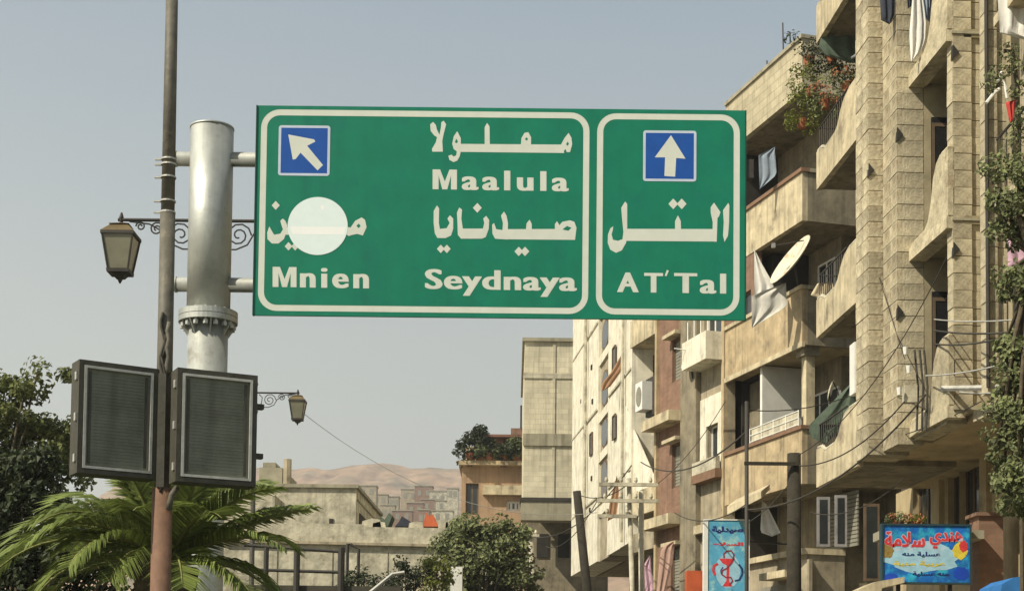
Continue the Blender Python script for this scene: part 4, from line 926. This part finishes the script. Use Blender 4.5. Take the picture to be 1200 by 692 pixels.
for a_, lb, sd_ in (([(735,404),(733,428),(716,452),(706,458),(704,450),(716,436),(730,412)], 'rust-brown canvas awning hanging diagonally on the white building', 21), ([(723,556),(726,580),(722,606),(712,610),(714,590)], 'brown cloth hanging lower on the white building', 22)):
    cloth_px(a_, B6.world(B6.u(722, 450), 0, 0).y-.9, BRCL, 'canvas_awning', lb, 'awning', 'brown awnings on the white building', sd_)
for k in range(3):
    z_ = zb6+2.2+k*3.1; MB().box(.02, B6.u(713, 500), .001, .03, z_, z_+.07).build('floor_joint', CONC2, R6); MB().box(B6.u(700.5, 500), u6-.02, .031, .05, z_, z_+.07).build('floor_joint', CONC2, R6)
for px in (733, 689): u_ = B6.u(px, 500); MB().tube([(u_, .10, zb6+.1), (u_, .10, zb6+9.2)], .05, 6).build('drain_pipe', CONC2, R6)
for px, py in ((720, 500), (720, 420), (693, 520)):
    u_, z_ = B6.uz(px, py, .02); window(R6, u_-.3, u_+.3, z_-.4, z_+.4, .06, WOODF, GLASS, 0)
dc = B6.world(B6.u(693, 640), .05, B6.z(693, 640))
# ------------------------------------------------------------------ building seven (concrete block end wall)
Y7 = 64; c0 = P(614.5, 450, Y7).x; c1 = P(674, 450, Y7).x
b7 = empty('apartment_building', (c0, Y7, 0), 'concrete block building seen face on, left of the white building', 'building', 'apartment buildings along the street')
w7 = c1-c0+1.5; def_z = lambda py: P(640, py, Y7).z
MB().box(0, w7, .02, 12, def_z(585), def_z(400)).build('wall', CONC, b7)
MB().box(-.03, w7, -.06, .019, def_z(522), def_z(508)).build('floor_band', CONCB, b7); MB().box(-.05, w7, -.03, .019, def_z(443), def_z(437)).build('floor_band', CONC2, b7)
MB().box(1.18, 1.30, -.02, .019, def_z(585), def_z(400)).build('corner_strip', CONC, b7)
MB().box(-.1, w7, -.1, 12, def_z(400), def_z(396)).build('parapet_coping', CONCB, b7)
MB().box(-.1, w7, -.9, .0, def_z(612), def_z(590)).build('balcony_parapet', CONCB, b7); MB().box(-.15, w7, -.95, .1, def_z(590), def_z(586)).build('balcony_coping', IRON, b7)
MB().box(.2, w7, 1.0, 12, 0, def_z(590)).build('lower_wall', OLIVE, b7)
for k in range(2): window_ = MB().box(.6+k*.9, 1.1+k*.9, .94, .995, def_z(650), def_z(622)).build('window', DARKIN, b7)
# ------------------------------------------------------------------ building eight (brown, roof terrace)
Y8 = 78; c0 = P(541, 560, Y8).x; c1 = P(622, 560, Y8).x; z8 = lambda py: P(580, py, Y8).z
b8 = empty('terrace_house', (c0, Y8, 0), 'brown house with a planted roof terrace, between the bare hill and the concrete building', 'building', 'apartment buildings along the street')
w8 = c1-c0; ux = lambda px: P(px, 560, Y8).x-c0
wl = MB(); hw8 = [(ux(546), ux(561), z8(603), z8(566)), (ux(594), ux(610), z8(598), z8(586))]
wallgrid(wl, 0, w8, 0, z8(546), 0, .3, hw8).build('wall', mat('brown_plaster', (.40, .27, .165), .9, var=.25, scale=1, streak=.3), b8)
MB().box(0, w8, .8, 8, 0, z8(548)).build('core', DARKIN, b8)
MB().box(-.06, w8, -.35, -.001, z8(580), z8(566)).build('balcony_parapet', mat('brown_plaster', ()), b8) if False else MB().box(ux(566), w8, -.35, -.001, z8(580), z8(569)).build('balcony_parapet', CREAM, b8)
MB().box(-.15, w8, -.5, 8, z8(546), z8(541)).build('terrace_coping', OCHRE, b8)
f = window(b8, *hw8[1], .18, WHITE, GLASS, 2, .12)
f = window(b8, hw8[0][0], hw8[0][1], z8(603), z8(566), .2, WOODF, GLASS, 1, .08)
for px in (544, 565, 590, 612): MB().tube([(ux(px), .0, z8(541)), (ux(px), .0, z8(513))], .06, 6).build('pergola_post', WOODF, b8)
MB().box(ux(562), w8, -.4, 3.2, z8(513), z8(510)).build('terrace_roof', mat('brown_terrace_roof', (.2, .1, .07), .8), b8)
MB().box(0, w8, 3.2, 3.4, z8(541), z8(511)).build('terrace_wall', OCHRE, b8)
MB().box(ux(598), ux(612), 1, 3, z8(510), z8(497)).build('stair_head', BROWNB, b8); MB().tube([(ux(610), 1, z8(497)), (ux(610), 1, z8(470))], .05, 5).build('mast', IRON, b8)
for i, (px, py, rx, rz_) in enumerate(((552, 526, 1.0, .75), (573, 528, .8, .45), (590, 530, .8, .45), (606, 524, .6, .55), (563, 510, .3, .4))):
    p_ = P(px, py, Y8-.1); r = empty('terrace_plant', (p_.x, Y8-.2, z8(541)), ['large green bush at the left corner of the roof terrace', 'green bush on the roof terrace, second from the left', 'green bush under the terrace roof, third from the left', 'green bush at the right end of the roof terrace', 'small spiky plant standing highest on the roof terrace'][i], 'plant', 'plants on the roof terrace')
    rg = random.Random(i+7); MB().tube([(0,0,.0),(0,0,.4)], [.2,.28], 10).build('pot', TERRA, r)
    leafcloud(clumps_in(rg, (0, 0, p_.z-z8(541)), (rx*1.15, .5, rz_*1.1), 26, .32), 42, .2, i+300).build('foliage', LEAFM if i % 2 else LEAFD, r, fix=False)

# ------------------------------------------------------------------ low pale buildings, left centre
Y9 = 52; zq = lambda py, Y=Y9: P(360, py, Y).z; xq = lambda px, Y=Y9: P(px, 600, Y).x
b9 = empty('block_house', (xq(285), Y9, 0), 'low unfinished pale concrete block house with a shaded side, in front of the bare hill', 'building', 'pale houses at left centre')
X9 = xq(285); w9 = xq(417)-X9; side = xq(446, 60)
q = MB(); d_ = side-X9
q.prism([(0, 0), (w9, 0), (d_, 8), (0, 8)], 0, zq(571), 'z').build('wall', CONC2, b9)
q = MB().prism([(-.1, -.1), (w9+.08, -.1), (d_+.1, 8), (-.1, 8)], zq(571)+.0, zq(567), 'z'); q.build('roof_edge', CONCB, b9)
def on_side(t0, t1, za, zb, name, m, dd=.03):
    a_ = Vector((w9, 0, 0)); b__ = Vector((d_, 8, 0)); n_ = Vector((8, -(d_-w9), 0)).normalized(); p0 = a_.lerp(b__, t0); p1 = a_.lerp(b__, t1)
    q = MB(); vs = [p+n_*o_+Vector((0,0,z)) for z in (za, zb) for p, o_ in ((p0, -.02), (p1, -.02), (p1, dd), (p0, dd))]
    q.add(vs, [(0,3,2,1),(4,5,6,7),(0,1,5,4),(1,2,6,5),(2,3,7,6),(3,0,4,7)]).build(name, m, b9)
on_side(.12, .55, zq(612), zq(596), 'opening', DARKIN); on_side(0, 1, zq(584), zq(582), 'floor_joint', CONCB)
MB().box(xq(386)-X9, xq(391)-X9, -.03, .02, zq(622), zq(607)).build('drain_slot', DARKIN, b9)
b10 = empty('roof_shed', (xq(303,60), 60, 0), 'small rough block shed on a roof, left of the low pale house', 'shed')
w_ = xq(330,60)-xq(303,60); MB().box(0, w_, 0, 4, 0, zq(548,60)).build('wall', CONCB, b10); MB().box(.1, w_-.3, .2, 2, zq(548,60), zq(541,60)).build('roof', CONCB, b10)
MB().tube([(w_+.2, 0, zq(572,60)), (w_+.2, 0, zq(538,60))], .16, 8).build('chimney', BEIGE, b10)
MB().box(-2, w_+2, 0, 5, 0, zq(568,60)).build('terrace_wall', CONC2, b10)
# sloping pale stair wall from the palm up to the shed
st = MB().prism([(xq(225,47), 0), (xq(322,47), 0), (xq(322,47), zq(580,47)), (xq(300,47), zq(596,47)), (xq(262,47), zq(640,47)), (xq(225,47), zq(668,47))], 47, 49)
thing(st, 'ramp_wall', CONC2, 'pale wall stepping up to the right behind the palm fronds', 'wall')
# long wall
lw = empty('retaining_wall', (xq(262,45), 45, 0), 'long pale plastered wall across the left centre below the hill, behind the railing', 'wall')
X_ = xq(262,45); wL = xq(585,45)-X_
MB().prism([(0, 0), (wL, 0), (wL, zq(617,45)), (xq(430,45)-X_, zq(616,45)), (xq(425,45)-X_, zq(613,45)), (0, zq(612,45))], 0, .5).build('wall', CONC2, lw)
MB().prism([(0, zq(636,45)), (wL, zq(640,45)), (wL, zq(637,45)), (0, zq(633,45))], -.16, -.002).build('ledge', BEIGE, lw)
q = MB(); rg = random.Random(12)
for k in range(5): x_ = wL*(k+.02)/5; MB().box(x_, x_+wL/5*.97, -.03, -.004, 0, zq(642,45)-rg.random()*.12).build('plaster_panel', CONC2, lw)
for i, (pts, m_, nm, lb, ct) in enumerate((([(495,618),(514,618),(511,609),(508,604),(504,606),(500,602),(498,611)], ORNG, 'orange_tarp', 'small orange tarpaulin heap on the long pale wall', 'tarp'), ([(464,618),(489,618),(480,611),(472,606),(469,612)], DCLO, 'dark_tarp', 'dark cloth heap on the long wall left of the orange tarpaulin', 'tarp'), ([(446,618),(456,618),(461,605),(457,602),(452,610),(447,606)], GNET, 'green_tarp', 'grey-green tarpaulin beside the block house corner', 'tarp'))):
    pw = [P(x, y, 46) for x, y in pts]; thing(MB().prism([(p.x, p.z) for p in pw], 45.6, 46.6), nm, m_, lb, ct, 'heaps of cloth on the long wall')
rg = random.Random(8)
for i, (px, h_, w_) in enumerate(((436, .22, .6), (445, .12, .4), (488, .13, .45), (520, .2, .3), (532, .16, .5))):
    x_ = xq(px, 45.3); c = P(px, 616, 45.3); q = MB(); q.prism([(x_-w_/2, c.z-.1), (x_+w_/2, c.z-.1), (x_+w_*.42, c.z+h_*.8), (x_+.02, c.z+h_), (x_-w_*.45, c.z+h_*.6)], 45.15, 45.45)
    thing(q, 'broken_block', CONC2, 'rough broken block on top of the long wall, %s from the left' % ('first', 'second', 'third', 'fourth', 'fifth')[i], 'rubble block', 'rubble blocks on the long wall')
# gate post and pipe frame
q = MB().tube([(xq(408,43), 43, 0), (xq(408,43), 43, zq(636,43)), (xq(412,43), 43, zq(637,43)), (xq(421,43), 43, zq(642,43)), (xq(421,43), 43, 0)], .05, 6)
thing(q, 'pipe_frame', IRON, 'bent pipe frame standing before the long wall right of the railing', 'frame')
# railing
YR = 26; xr = lambda px: P(px, 650, YR).x; zr = lambda px, py: P(px, py, YR).z
ra = empty('railing', (xr(286), YR, 0), 'dark pipe railing right of the palm, in front of the long pale wall', 'railing'); X_ = xr(286)
for a_, b__ in (((286, 638), (402, 646)), ((300, 667), (402, 670))): MB().tube([(xr(a_[0])-X_, 0, zr(*a_)), (xr(b__[0])-X_, 0, zr(*b__))], .028, 8).build('rail', IRON, ra)
for px, wd in ((312, .045), (348, .055), (400, .06)): MB().tube([(xr(px)-X_, 0, .3), (xr(px)-X_, 0, zr(px, 641))], wd, 8).build('rail_post', IRON, ra)
MB().box(0, xr(470)-X_, .05, .35, 0, zr(350, 685)).build('base_wall', mat('dark_base_wall', (.06, .055, .04), .9), ra)
pwh = MB().tube([P(428,698,24), P(460,672,24), P(474,670,24)], .03, 6)
thing(pwh, 'handrail', CABLEL, 'pale sloping handrail at the bottom, right of the dark railing', 'handrail')
q = MB().tube([(0,0,0), (0,0,P(240,652,17.4).z)], .13, 12)
# dark hedge wall fragments bottom centre
for i, (px, py) in enumerate(((493, 672), (535, 668))):
    c = P(px, py, 41.5); thing(MB().box(c.x-.16, c.x+.16, 41.4, 41.7, 0, c.z+.1), 'gate_post', WHITE if i else CREAM, ['short cream gate post between the shrubs, left one', 'short white gate post by the trunk of the round bushy tree'][i], 'gate post')

# ------------------------------------------------------------------ poles, cables
def pole(px, py_t, py_b, pxb, Y, r0, r1, m, label, arms=(), name='utility_pole'):
    t = P(px, py_t, Y); b__ = P(pxb, py_b, Y); sl = (t.x-b__.x)/(t.z-b__.z); xg = b__.x-sl*b__.z
    r = empty(name, (xg, Y, 0), label, 'pole', 'utility poles'); MB().tube([(0,0,0), (t.x-xg,0,t.z)], [r0, r1], 10).build('shaft', m, r, smooth=True)
    for (pl, pr, py) in arms:
        a_ = P(pl, py, Y-.12); c_ = P(pr, py, Y-.12); MB().box(a_.x-xg, c_.x-xg, -.17, -.08, a_.z-.045, a_.z+.045).build('cross_arm', m, r)
        n = max(2, int((pr-pl)/16))
        for k in range(n): x_ = a_.x-xg+(c_.x-a_.x)*(k+.5)/n; MB().tube([(x_,-.12,a_.z+.045),(x_,-.12,a_.z+.10),(x_,-.12,a_.z+.12),(x_,-.12,a_.z+.19)], [.02,.05,.05,.03], 8).build('insulator', CONC2, r)
    return r
pole(930.5, 531, 692, 930.5, 27, .14, .12, WOODP, 'thick dark wooden pole left of the shop sign, with one crossarm', [])
_c = P(903, 543, 26.86); thing(MB().box(P(872,543,26.86).x, P(934,543,26.86).x, 26.82, 26.86, _c.z-.03, _c.z+.03), 'pole_crossarm', WOODP, 'thin dark arm between the wooden pole and the thin rod pole', 'pole arm')
pole(875, 470, 600, 875, 27.4, .04, .035, IRON, 'thin dark rod pole above the pharmacy sign', [])
pole(737, 560, 692, 741, 40, .075, .065, CONC2, 'left of two pale poles joined by crossarms before the white building', [(702, 771, 567), (700, 772, 586), (700, 746, 604)])
pole(751, 575, 692, 752, 40.3, .09, .075, CONC2, 'right of two pale poles joined by crossarms before the white building', [])
pole(676, 575, 692, 688, 44, .17, .12, WOODP, 'dark leaning pole in front of the left edge of the white building', [])
pole(622, 622, 692, 624, 50, .10, .085, CONC2, 'short grey pole right of the round bushy tree', [(616, 632, 627)])
bx = P(1087, 430, 24.2)
jb = empty('junction_box', (bx.x-.15, 24.3, bx.z-.9), 'cluster of pipes and cable clamps on the clad front below the lowest loggia', 'cable clamp')
q = MB()
for dx in (0, .08, .15): q.tube([(dx, 0, -.1), (dx+.02, -.02, .6), (dx-.03, 0, 1.2)], .018, 6)
q.build('pipe', CABLE, jb); MB().box(-.2, .0, -.05, .12, .35, .62).build('box', CONC2, jb)
for k, (dx, dz) in enumerate(((-.2, 1.15), (-.15, .85), (-.3, .5))): MB().tube([(dx, -.1, dz-.05), (dx, -.1, dz+.07)], [.03, .045], 8).build('insulator', WHITE, jb)
def cable(p0, p1, label, sag=.2, r=.014, m=CABLE, mid=None):
    a_ = P(*p0); b__ = P(*p1); n = 16; pts = []
    for k in range(n+1): t = k/n; p_ = a_.lerp(b__, t); p_.z -= sag*4*t*(1-t); pts.append(tuple(p_))
    thing(MB().tube(pts, r, 5), 'overhead_cable', m, label, 'cable', 'overhead cables')
cable((1095, 387, 24.1), (1215, 386, 18), 'cable crossing the dark door of the lower loggia, upper one', .05)
cable((1095, 374, 24.1), (1215, 372, 18), 'thin grey cable crossing the loggia above the others', .04, .010, CABLEL)
cable((1096, 403, 24.1), (1215, 384, 18), 'sagging cable crossing the curved parapet of the lower loggia', .08)
cable((1085, 440, 24.1), (1215, 415, 18), 'cable rising to the right in front of the street tree', .06, .012, CABLEL)
cable((1104, 455, 23.7), (1172, 454, 22.0), 'thick grey conduit under the loggia, ending at the tower corner', .0, .045, CABLEL)
cable((1124, 459, 23.2), (1215, 454, 18), 'thin pale cable just under the thick grey conduit', .04, .012, CABLEL)
cable((875, 597, 27.4), (1085, 462, 24.1), 'long cable swooping from the rod pole up to the stone-clad front', .45, .016)
cable((930, 545, 27), (1060, 470, 24.2), 'cable from the wooden pole to the stone-clad front', .3, .012)
cable((875, 505, 27.4), (751, 541, 40.3), 'cable from the rod pole back to the pale pole pair', .45, .016)
cable((740, 545, 39.8), (622, 628, 50), 'cable running back to the short grey pole', .6, .016)
cable((875, 590, 27.4), (790, 600, 36), 'loose cable over the top of the pharmacy sign', .25, .012)
cable((348, 478, 37.7), (700, 600, 40), 'faint thin cable sloping across the sky from the farther lantern', .9, .008, CABLEL)
cable((875, 480, 27.4), (1000, 462, 28.6), 'thin cable in front of the lower balcony of the cream building', .12, .010)
cable((1010, 520, 27.2), (1150, 470, 22.6), 'thin cable stapled along the ragged foot of the stone-clad front', .1, .009)
cable((950, 600, 30), (1060, 560, 26), 'slack cable in the shade under the stone-clad building', .25, .010)
cable((930, 560, 27), (875, 612, 36.8), 'short cable from the wooden pole down to the pharmacy sign', .1, .011)
cable((737, 566, 39.9), (680, 580, 44), 'cable between the pale pole pair and the leaning dark pole', .2, .014)
cable((771, 566, 39.8), (850, 470, 39.5), 'thin cable from the right end of the pale crossarm up to the balconies', .2, .010)
cable((930, 536, 27), (1110, 300, 23.8), 'thin dark cable climbing from the wooden pole over the stone-clad front', .5, .009)
cable((1003, 230, 27.2), (1060, 420, 25.0), 'thin dark cable hanging down the stone-clad columns', .05, .008)
cable((700, 586, 39.9), (640, 640, 50), 'slack cable from the left end of the second pale crossarm', .4, .012)
cable((790, 408, 41), (824, 410, 41), 'short white wire beneath the green sign, on the brown building', .02, .016, WHITE)

# ------------------------------------------------------------------ shop signs
def flat_word(mb, s, X, Z, W, H, d, off=.02, n=3):
    v, f = text_geo(s, off); w0 = min(p[0] for p in v); w1 = max(p[0] for p in v); h0 = min(p[1] for p in v); h1 = max(p[1] for p in v)
    for k in range(n): mb.add([(X+(a_-w0)/(w1-w0)*W+(k-1)*W*.006, d-k*.0006, Z+(b__-h0)/(h1-h0)*H) for a_, b__ in v], f)
    return mb
YG = 24.5; a_ = P(1035, 681, YG); b__ = P(1136, 616, YG); X_, Z_ = a_.x, a_.z; W_, H_ = b__.x-a_.x, b__.z-a_.z
sg = empty('shop_sign', (X_, YG, Z_), 'wide bright blue shop sign with red and pale Arabic lettering under the stone-clad building', 'shop sign')
PR = dict(bump=0, rough=.55)
p1 = mat('sign_print_blue', (.01, .13, .46), var=.5, scale=4.5, stain=((.03, .38, .55), 3.5, .5), **PR); p2 = mat('sign_print_pale', (.32, .55, .66), var=.25, scale=6, stain=((.55, .55, .62), 5, .55), **PR)
MB().box(0, W_, .0, .12, 0, H_).build('sign_face', p1, sg)
q = MB().box(-.03, 0, -.02, .14, -.03, H_+.03).box(W_, W_+.03, -.02, .14, -.03, H_+.03).box(0, W_, -.02, .14, -.03, 0).box(0, W_, -.02, .14, H_, H_+.03); q.build('frame', mat('dark_teal_frame', (.02, .05, .06), .6), sg)
def blob(cx, cz, rx, rz, d, m, name, n=22, wob=.12, seed=0):
    pts = [(X0_ + 0, 0) for X0_ in ()]
    pts = [(cx+rx*cos(2*pi*k/n)*(1+wob*sin(k*2.3+seed)), cz+rz*sin(2*pi*k/n)*(1+wob*sin(k*1.7+seed*2))) for k in range(n)]
    return MB().prism(pts, d, -.0005).build(name, m, sg)
blob(W_*.45, H_*.44, W_*.44, H_*.27, -.002, p2, 'pale_cloud')
RDP = mat('sign_print_red', (.62, .045, .05), var=.3, scale=8, stain=((.62,.22,.08), 6, .6), **PR); PKP = mat('sign_print_pink_outline', (.62, .42, .50), var=.15, **PR)
def bigword(s, X, Z, W, H):
    q = flat_word(MB(), s, X-.008, Z-.008, W+.016, H+.016, -.003, .055); q.build('lettering_outline', PKP, sg, fix=False)
    q = flat_word(MB(), s, X, Z, W, H, -.006, .02); q.build('lettering', RDP, sg, fix=False)
bigword('\ufe94\ufee3\ufefc\ufeb3', W_*.02, H_*.62, W_*.46, H_*.27); bigword('\ufef1\ufeaa\ufee8\ufeeb', W_*.54, H_*.60, W_*.38, H_*.30)
NV = mat('sign_print_navy', (.015, .03, .16), var=.3, **PR); YL = mat('sign_print_yellow', (.68, .55, .06), var=.3, scale=9, **PR)
flat_word(MB(), '\ufeea\ufee8\ufee3 \ufe94\ufef4\ufee0\ufeb4\ufecb', W_*.22, H_*.44, W_*.44, H_*.10, -.004, .02).build('small_lettering', NV, sg, fix=False)
flat_word(MB(), '\ufe94\ufef4\ufee8\ufee3 \ufe94\ufef4\ufe91\ufeae\ufecb', W_*.12, H_*.27, W_*.6, H_*.10, -.004, .02).build('small_lettering', YL, sg, fix=False)
flat_word(MB(), '0944 6123745', W_*.36, H_*.10, W_*.38, H_*.09, -.004, .02).build('small_lettering', NV, sg, fix=False) if False else flat_word(MB(), '\ufe94\ufef4\ufee0\ufeb4\ufecb \ufeea\ufee8\ufee3', W_*.34, H_*.10, W_*.42, H_*.09, -.004, .02).build('small_lettering', NV, sg, fix=False)
blob(W_*.05, H_*.55, W_*.07, H_*.13, -.004, mat('sign_print_brown', (.28,.19,.05), var=.4, scale=20, **PR), 'food_picture', seed=1); blob(W_*.89, H_*.56, W_*.085, H_*.15, -.004, YL, 'food_picture', seed=2)
blob(W_*.93, H_*.64, W_*.05, H_*.10, -.0055, RDP, 'food_picture', seed=3); blob(W_*.90, H_*.16, W_*.09, H_*.12, -.004, mat('sign_print_deep_blue', (.01,.06,.42), var=.2, **PR), 'corner_patch', seed=4); blob(W_*.09, H_*.08, W_*.08, H_*.07, -.004, mat('sign_print_deep_blue', (.01,.06,.42), var=.2, **PR), 'corner_patch', seed=5)
q = MB().box(W_*.2-.03, W_*.2+.03, .121, .18, -Z_+.2, H_*.9).box(W_*.8-.03, W_*.8+.03, .121, .18, -Z_+.2, H_*.9); q.build('support_frame', IRON, sg)
for i, (fx, lb) in enumerate(((.22, 'flowering plant on top of the blue shop sign, left one'), (.40, 'flowering plant on top of the blue shop sign, right one'))):
    r = empty('balcony_plant', (X_+W_*fx, YG+.25, Z_+H_+.03), lb, 'plant', 'plants above the shop sign'); rg = random.Random(i+40); MB().tube([(0,0,-.04),(0,0,.06)], [.07,.1], 10).build('pot', TERRA, r)
    cl = [((rg.uniform(-.17,.17), rg.uniform(-.1,.1), rg.uniform(.02,.14)), .09, .09, .08) for _ in range(7)]
    leafcloud(cl, 45, .05, i+400).build('foliage', LEAFY if i else LEAFM, r, fix=False); leafcloud([((rg.uniform(-.15,.15), -.1, rg.uniform(.05,.16)), .06, .05, .05) for _ in range(4)], 20, .045, i+500).build('flower', FLOW, r, fix=False)['kind'] = 'stuff'
MB_ = MB().box(X_+.05, X_+W_+.3, YG+.2, YG+.9, Z_+H_*.98-.16, Z_+H_*.98-.02)
thing(MB_, 'shop_canopy', CONCB, 'grey ledge behind and beside the blue shop sign', 'canopy')
c = P(1160, 640, 25); thing(MB().box(c.x-.18, c.x+.22, 25, 25.5, 0, P(1160, 604, 25).z).box(c.x-.24, c.x+.28, 24.95, 25.55, P(1160,604,25).z, P(1160,600,25).z), 'brick_pier', BROWNB, 'orange-brown brick pier right of the blue shop sign', 'pier')
pts = [P(x, y, 24.3) for x, y in ((1006,702),(1006,690),(1026,681),(1060,675),(1060,682),(1034,688),(1030,702))]
thing(MB().prism([(p.x, p.z) for p in pts], 24.3, 25.1), 'stone_canopy', CREAM, 'sunlit cream canopy corner at the bottom left of the blue shop sign', 'canopy')
pts = [P(x, y, 21) for x, y in ((1172,700),(1174,684),(1188,676),(1215,672),(1215,700))]
thing(MB().prism([(p.x, p.z) for p in pts], 21, 22), 'blue_tarp', mat('blue_tarpaulin', (.03,.16,.42), .6), 'bright blue tarpaulin roof in the bottom right corner', 'tarp')
# pharmacy sign
YH = 37.0; a_ = P(827, 692, YH); b__ = P(877, 609.5, YH); X_, W_ = a_.x, b__.x-a_.x; Z_ = 2.9; H_ = b__.z-Z_
sg = empty('pharmacy_sign', (X_, YH, Z_), 'tall pale blue pharmacy sign with a red cup and snake emblem', 'pharmacy sign')
p3 = mat('pharmacy_print', (.10, .38, .56), var=.3, scale=2.5, stain=((.38, .62, .55), 2.2, .5), **PR)
MB().box(0, W_, 0, .22, 0, H_).build('sign_face', p3, sg)
MB().box(-.05, .05, -.02, .24, -.02, H_+.03).box(W_-.03, W_+.03, -.02, .24, -.02, H_+.03).box(.05, W_-.03, -.02, .24, H_, H_+.03).build('frame', WHITE, sg)
zz = lambda py: P(850, py, YH).z-Z_; xx = lambda px: P(px, 650, YH).x-X_
flat_word(MB(), '\ufe94\ufef4\ufedf\ufeaa\ufef4\ufebb', xx(834), zz(624.5), xx(871)-xx(834), zz(616)-zz(624.5), -.003, .05).build('lettering', NV, sg, fix=False)
flat_word(MB(), '\ufee1\ufefc\ufeb4\ufedf\ufe8d', xx(835), zz(641), xx(871)-xx(835), zz(634.5)-zz(641), -.003, .04).build('lettering', RDP, sg, fix=False)
def spt(x, y): return (xx(820+x/7.523), zz(600+y/7.523))
blb = MB().prism([(xx(853)+.30*cos(k*pi/12), zz(668)+.42*sin(k*pi/12)) for k in range(24)], -.002, -.0005).build('emblem_ground', p2, sg)
MB().prism([spt(*t) for t in ((168,405),(310,405),(290,445),(262,462),(258,600),(290,650),(200,650),(235,600),(238,465),(200,445))], -.005, -.001).build('emblem_cup', RDP, sg)
def ribbon(pts, r, m, name):
    q = MB(); P2 = [Vector((*spt(*p), 0)) for p in pts]; L_, R_ = [], []
    for i, p_ in enumerate(P2):
        t = (P2[min(i+1, len(P2)-1)]-P2[max(i-1, 0)]).normalized(); n_ = Vector((-t.y, t.x, 0))*r; L_.append(p_+n_); R_.append(p_-n_)
    for i in range(len(P2)-1): q.prism([(L_[i].x, L_[i].y), (L_[i+1].x, L_[i+1].y), (R_[i+1].x, R_[i+1].y), (R_[i].x, R_[i].y)], -.007-.0001*i, -.001)
    return q.build(name, m, sg)
DKR = mat('sign_print_dark_red', (.25,.03,.05), **PR)
ribbon([(215,400),(212,365),(235,340),(275,335),(300,365),(298,400),(275,450),(240,490),(200,510),(195,545),(230,570),(275,570),(290,600),(262,640)], .018, DKR, 'emblem_snake')
ribbon([(160,450),(125,470),(118,510),(135,550)], .03, RDP, 'emblem_leaf'); ribbon([(345,455),(372,490),(375,540),(350,590),(310,600)], .02, NV, 'emblem_arc'); ribbon([(205,480),(185,510),(190,540)], .012, NV, 'emblem_arc')
q = MB(); 
for z_ in (.4, H_-.5): q.tube([(W_, .1, z_), (W_+1.2, .6, z_)], .03, 6)
q.build('bracket', IRON, sg)
c = P(822, 684, 37.4); thing(MB().box(c.x-.35, c.x+.1, 37.4, 37.9, 1.5, P(822,668,37.4).z), 'red_awning_box', mat('orange_red_paint', (.45,.09,.03), .6), 'small orange-red box sign left of the pharmacy sign', 'sign')
for i, (pl, pr, py, Yc, lb) in enumerate(((852, 892, 585, 36.6, 'tattered cream canopy above the pharmacy sign'),)):
    a_ = P(pl, py+8, Yc); b__ = P(pr, py-10, Yc-1.2); q = MB()
    q.add([(a_.x, a_.y, a_.z), (b__.x, b__.y, b__.z), (b__.x+.3, b__.y+.6, b__.z+.25), (a_.x+.3, a_.y+.6, a_.z+.25), (a_.x, a_.y, a_.z-.22), (b__.x, b__.y, b__.z-.16), (b__.x+.3, b__.y+.6, b__.z+.12), (a_.x+.3, a_.y+.6, a_.z+.12)],
          [(0,1,2,3), (4,7,6,5), (0,4,5,1), (1,5,6,2), (2,6,7,3), (3,7,4,0)]); thing(q, 'canopy', CREAM, lb, 'canopy')
cloth_px([(752,664),(762,650),(766,690),(756,700)], 41, PINK, 'pink_cloth', 'pink cloth hanging low behind the pale pole pair', 'cloth', None, 31)
cloth_px([(775,640),(792,632),(788,660),(778,700),(768,700)], 42.5, mat('dusty_pink_cloth', (.46,.30,.24), .85), 'dusty_cloth', 'dusty pink sheet hanging on the brown brick building at street level', 'cloth', None, 32)

# ------------------------------------------------------------------ dusty air
hzb = MB().box(-320, 620, -60, 1450, -1.3, 260).build('haze', mat('haze_air', (.5,.5,.5)))
hm = hzb.data.materials[0]; n = hm.node_tree.nodes; n.clear(); o = n.new('ShaderNodeOutputMaterial'); v = n.new('ShaderNodeVolumePrincipled')
v.inputs['Color'].default_value = (.97, .96, .93, 1); v.inputs['Density'].default_value = .0006; v.inputs['Anisotropy'].default_value = .3
hm.node_tree.links.new(v.outputs[0], o.inputs['Volume']); hzb['kind'] = 'stuff'
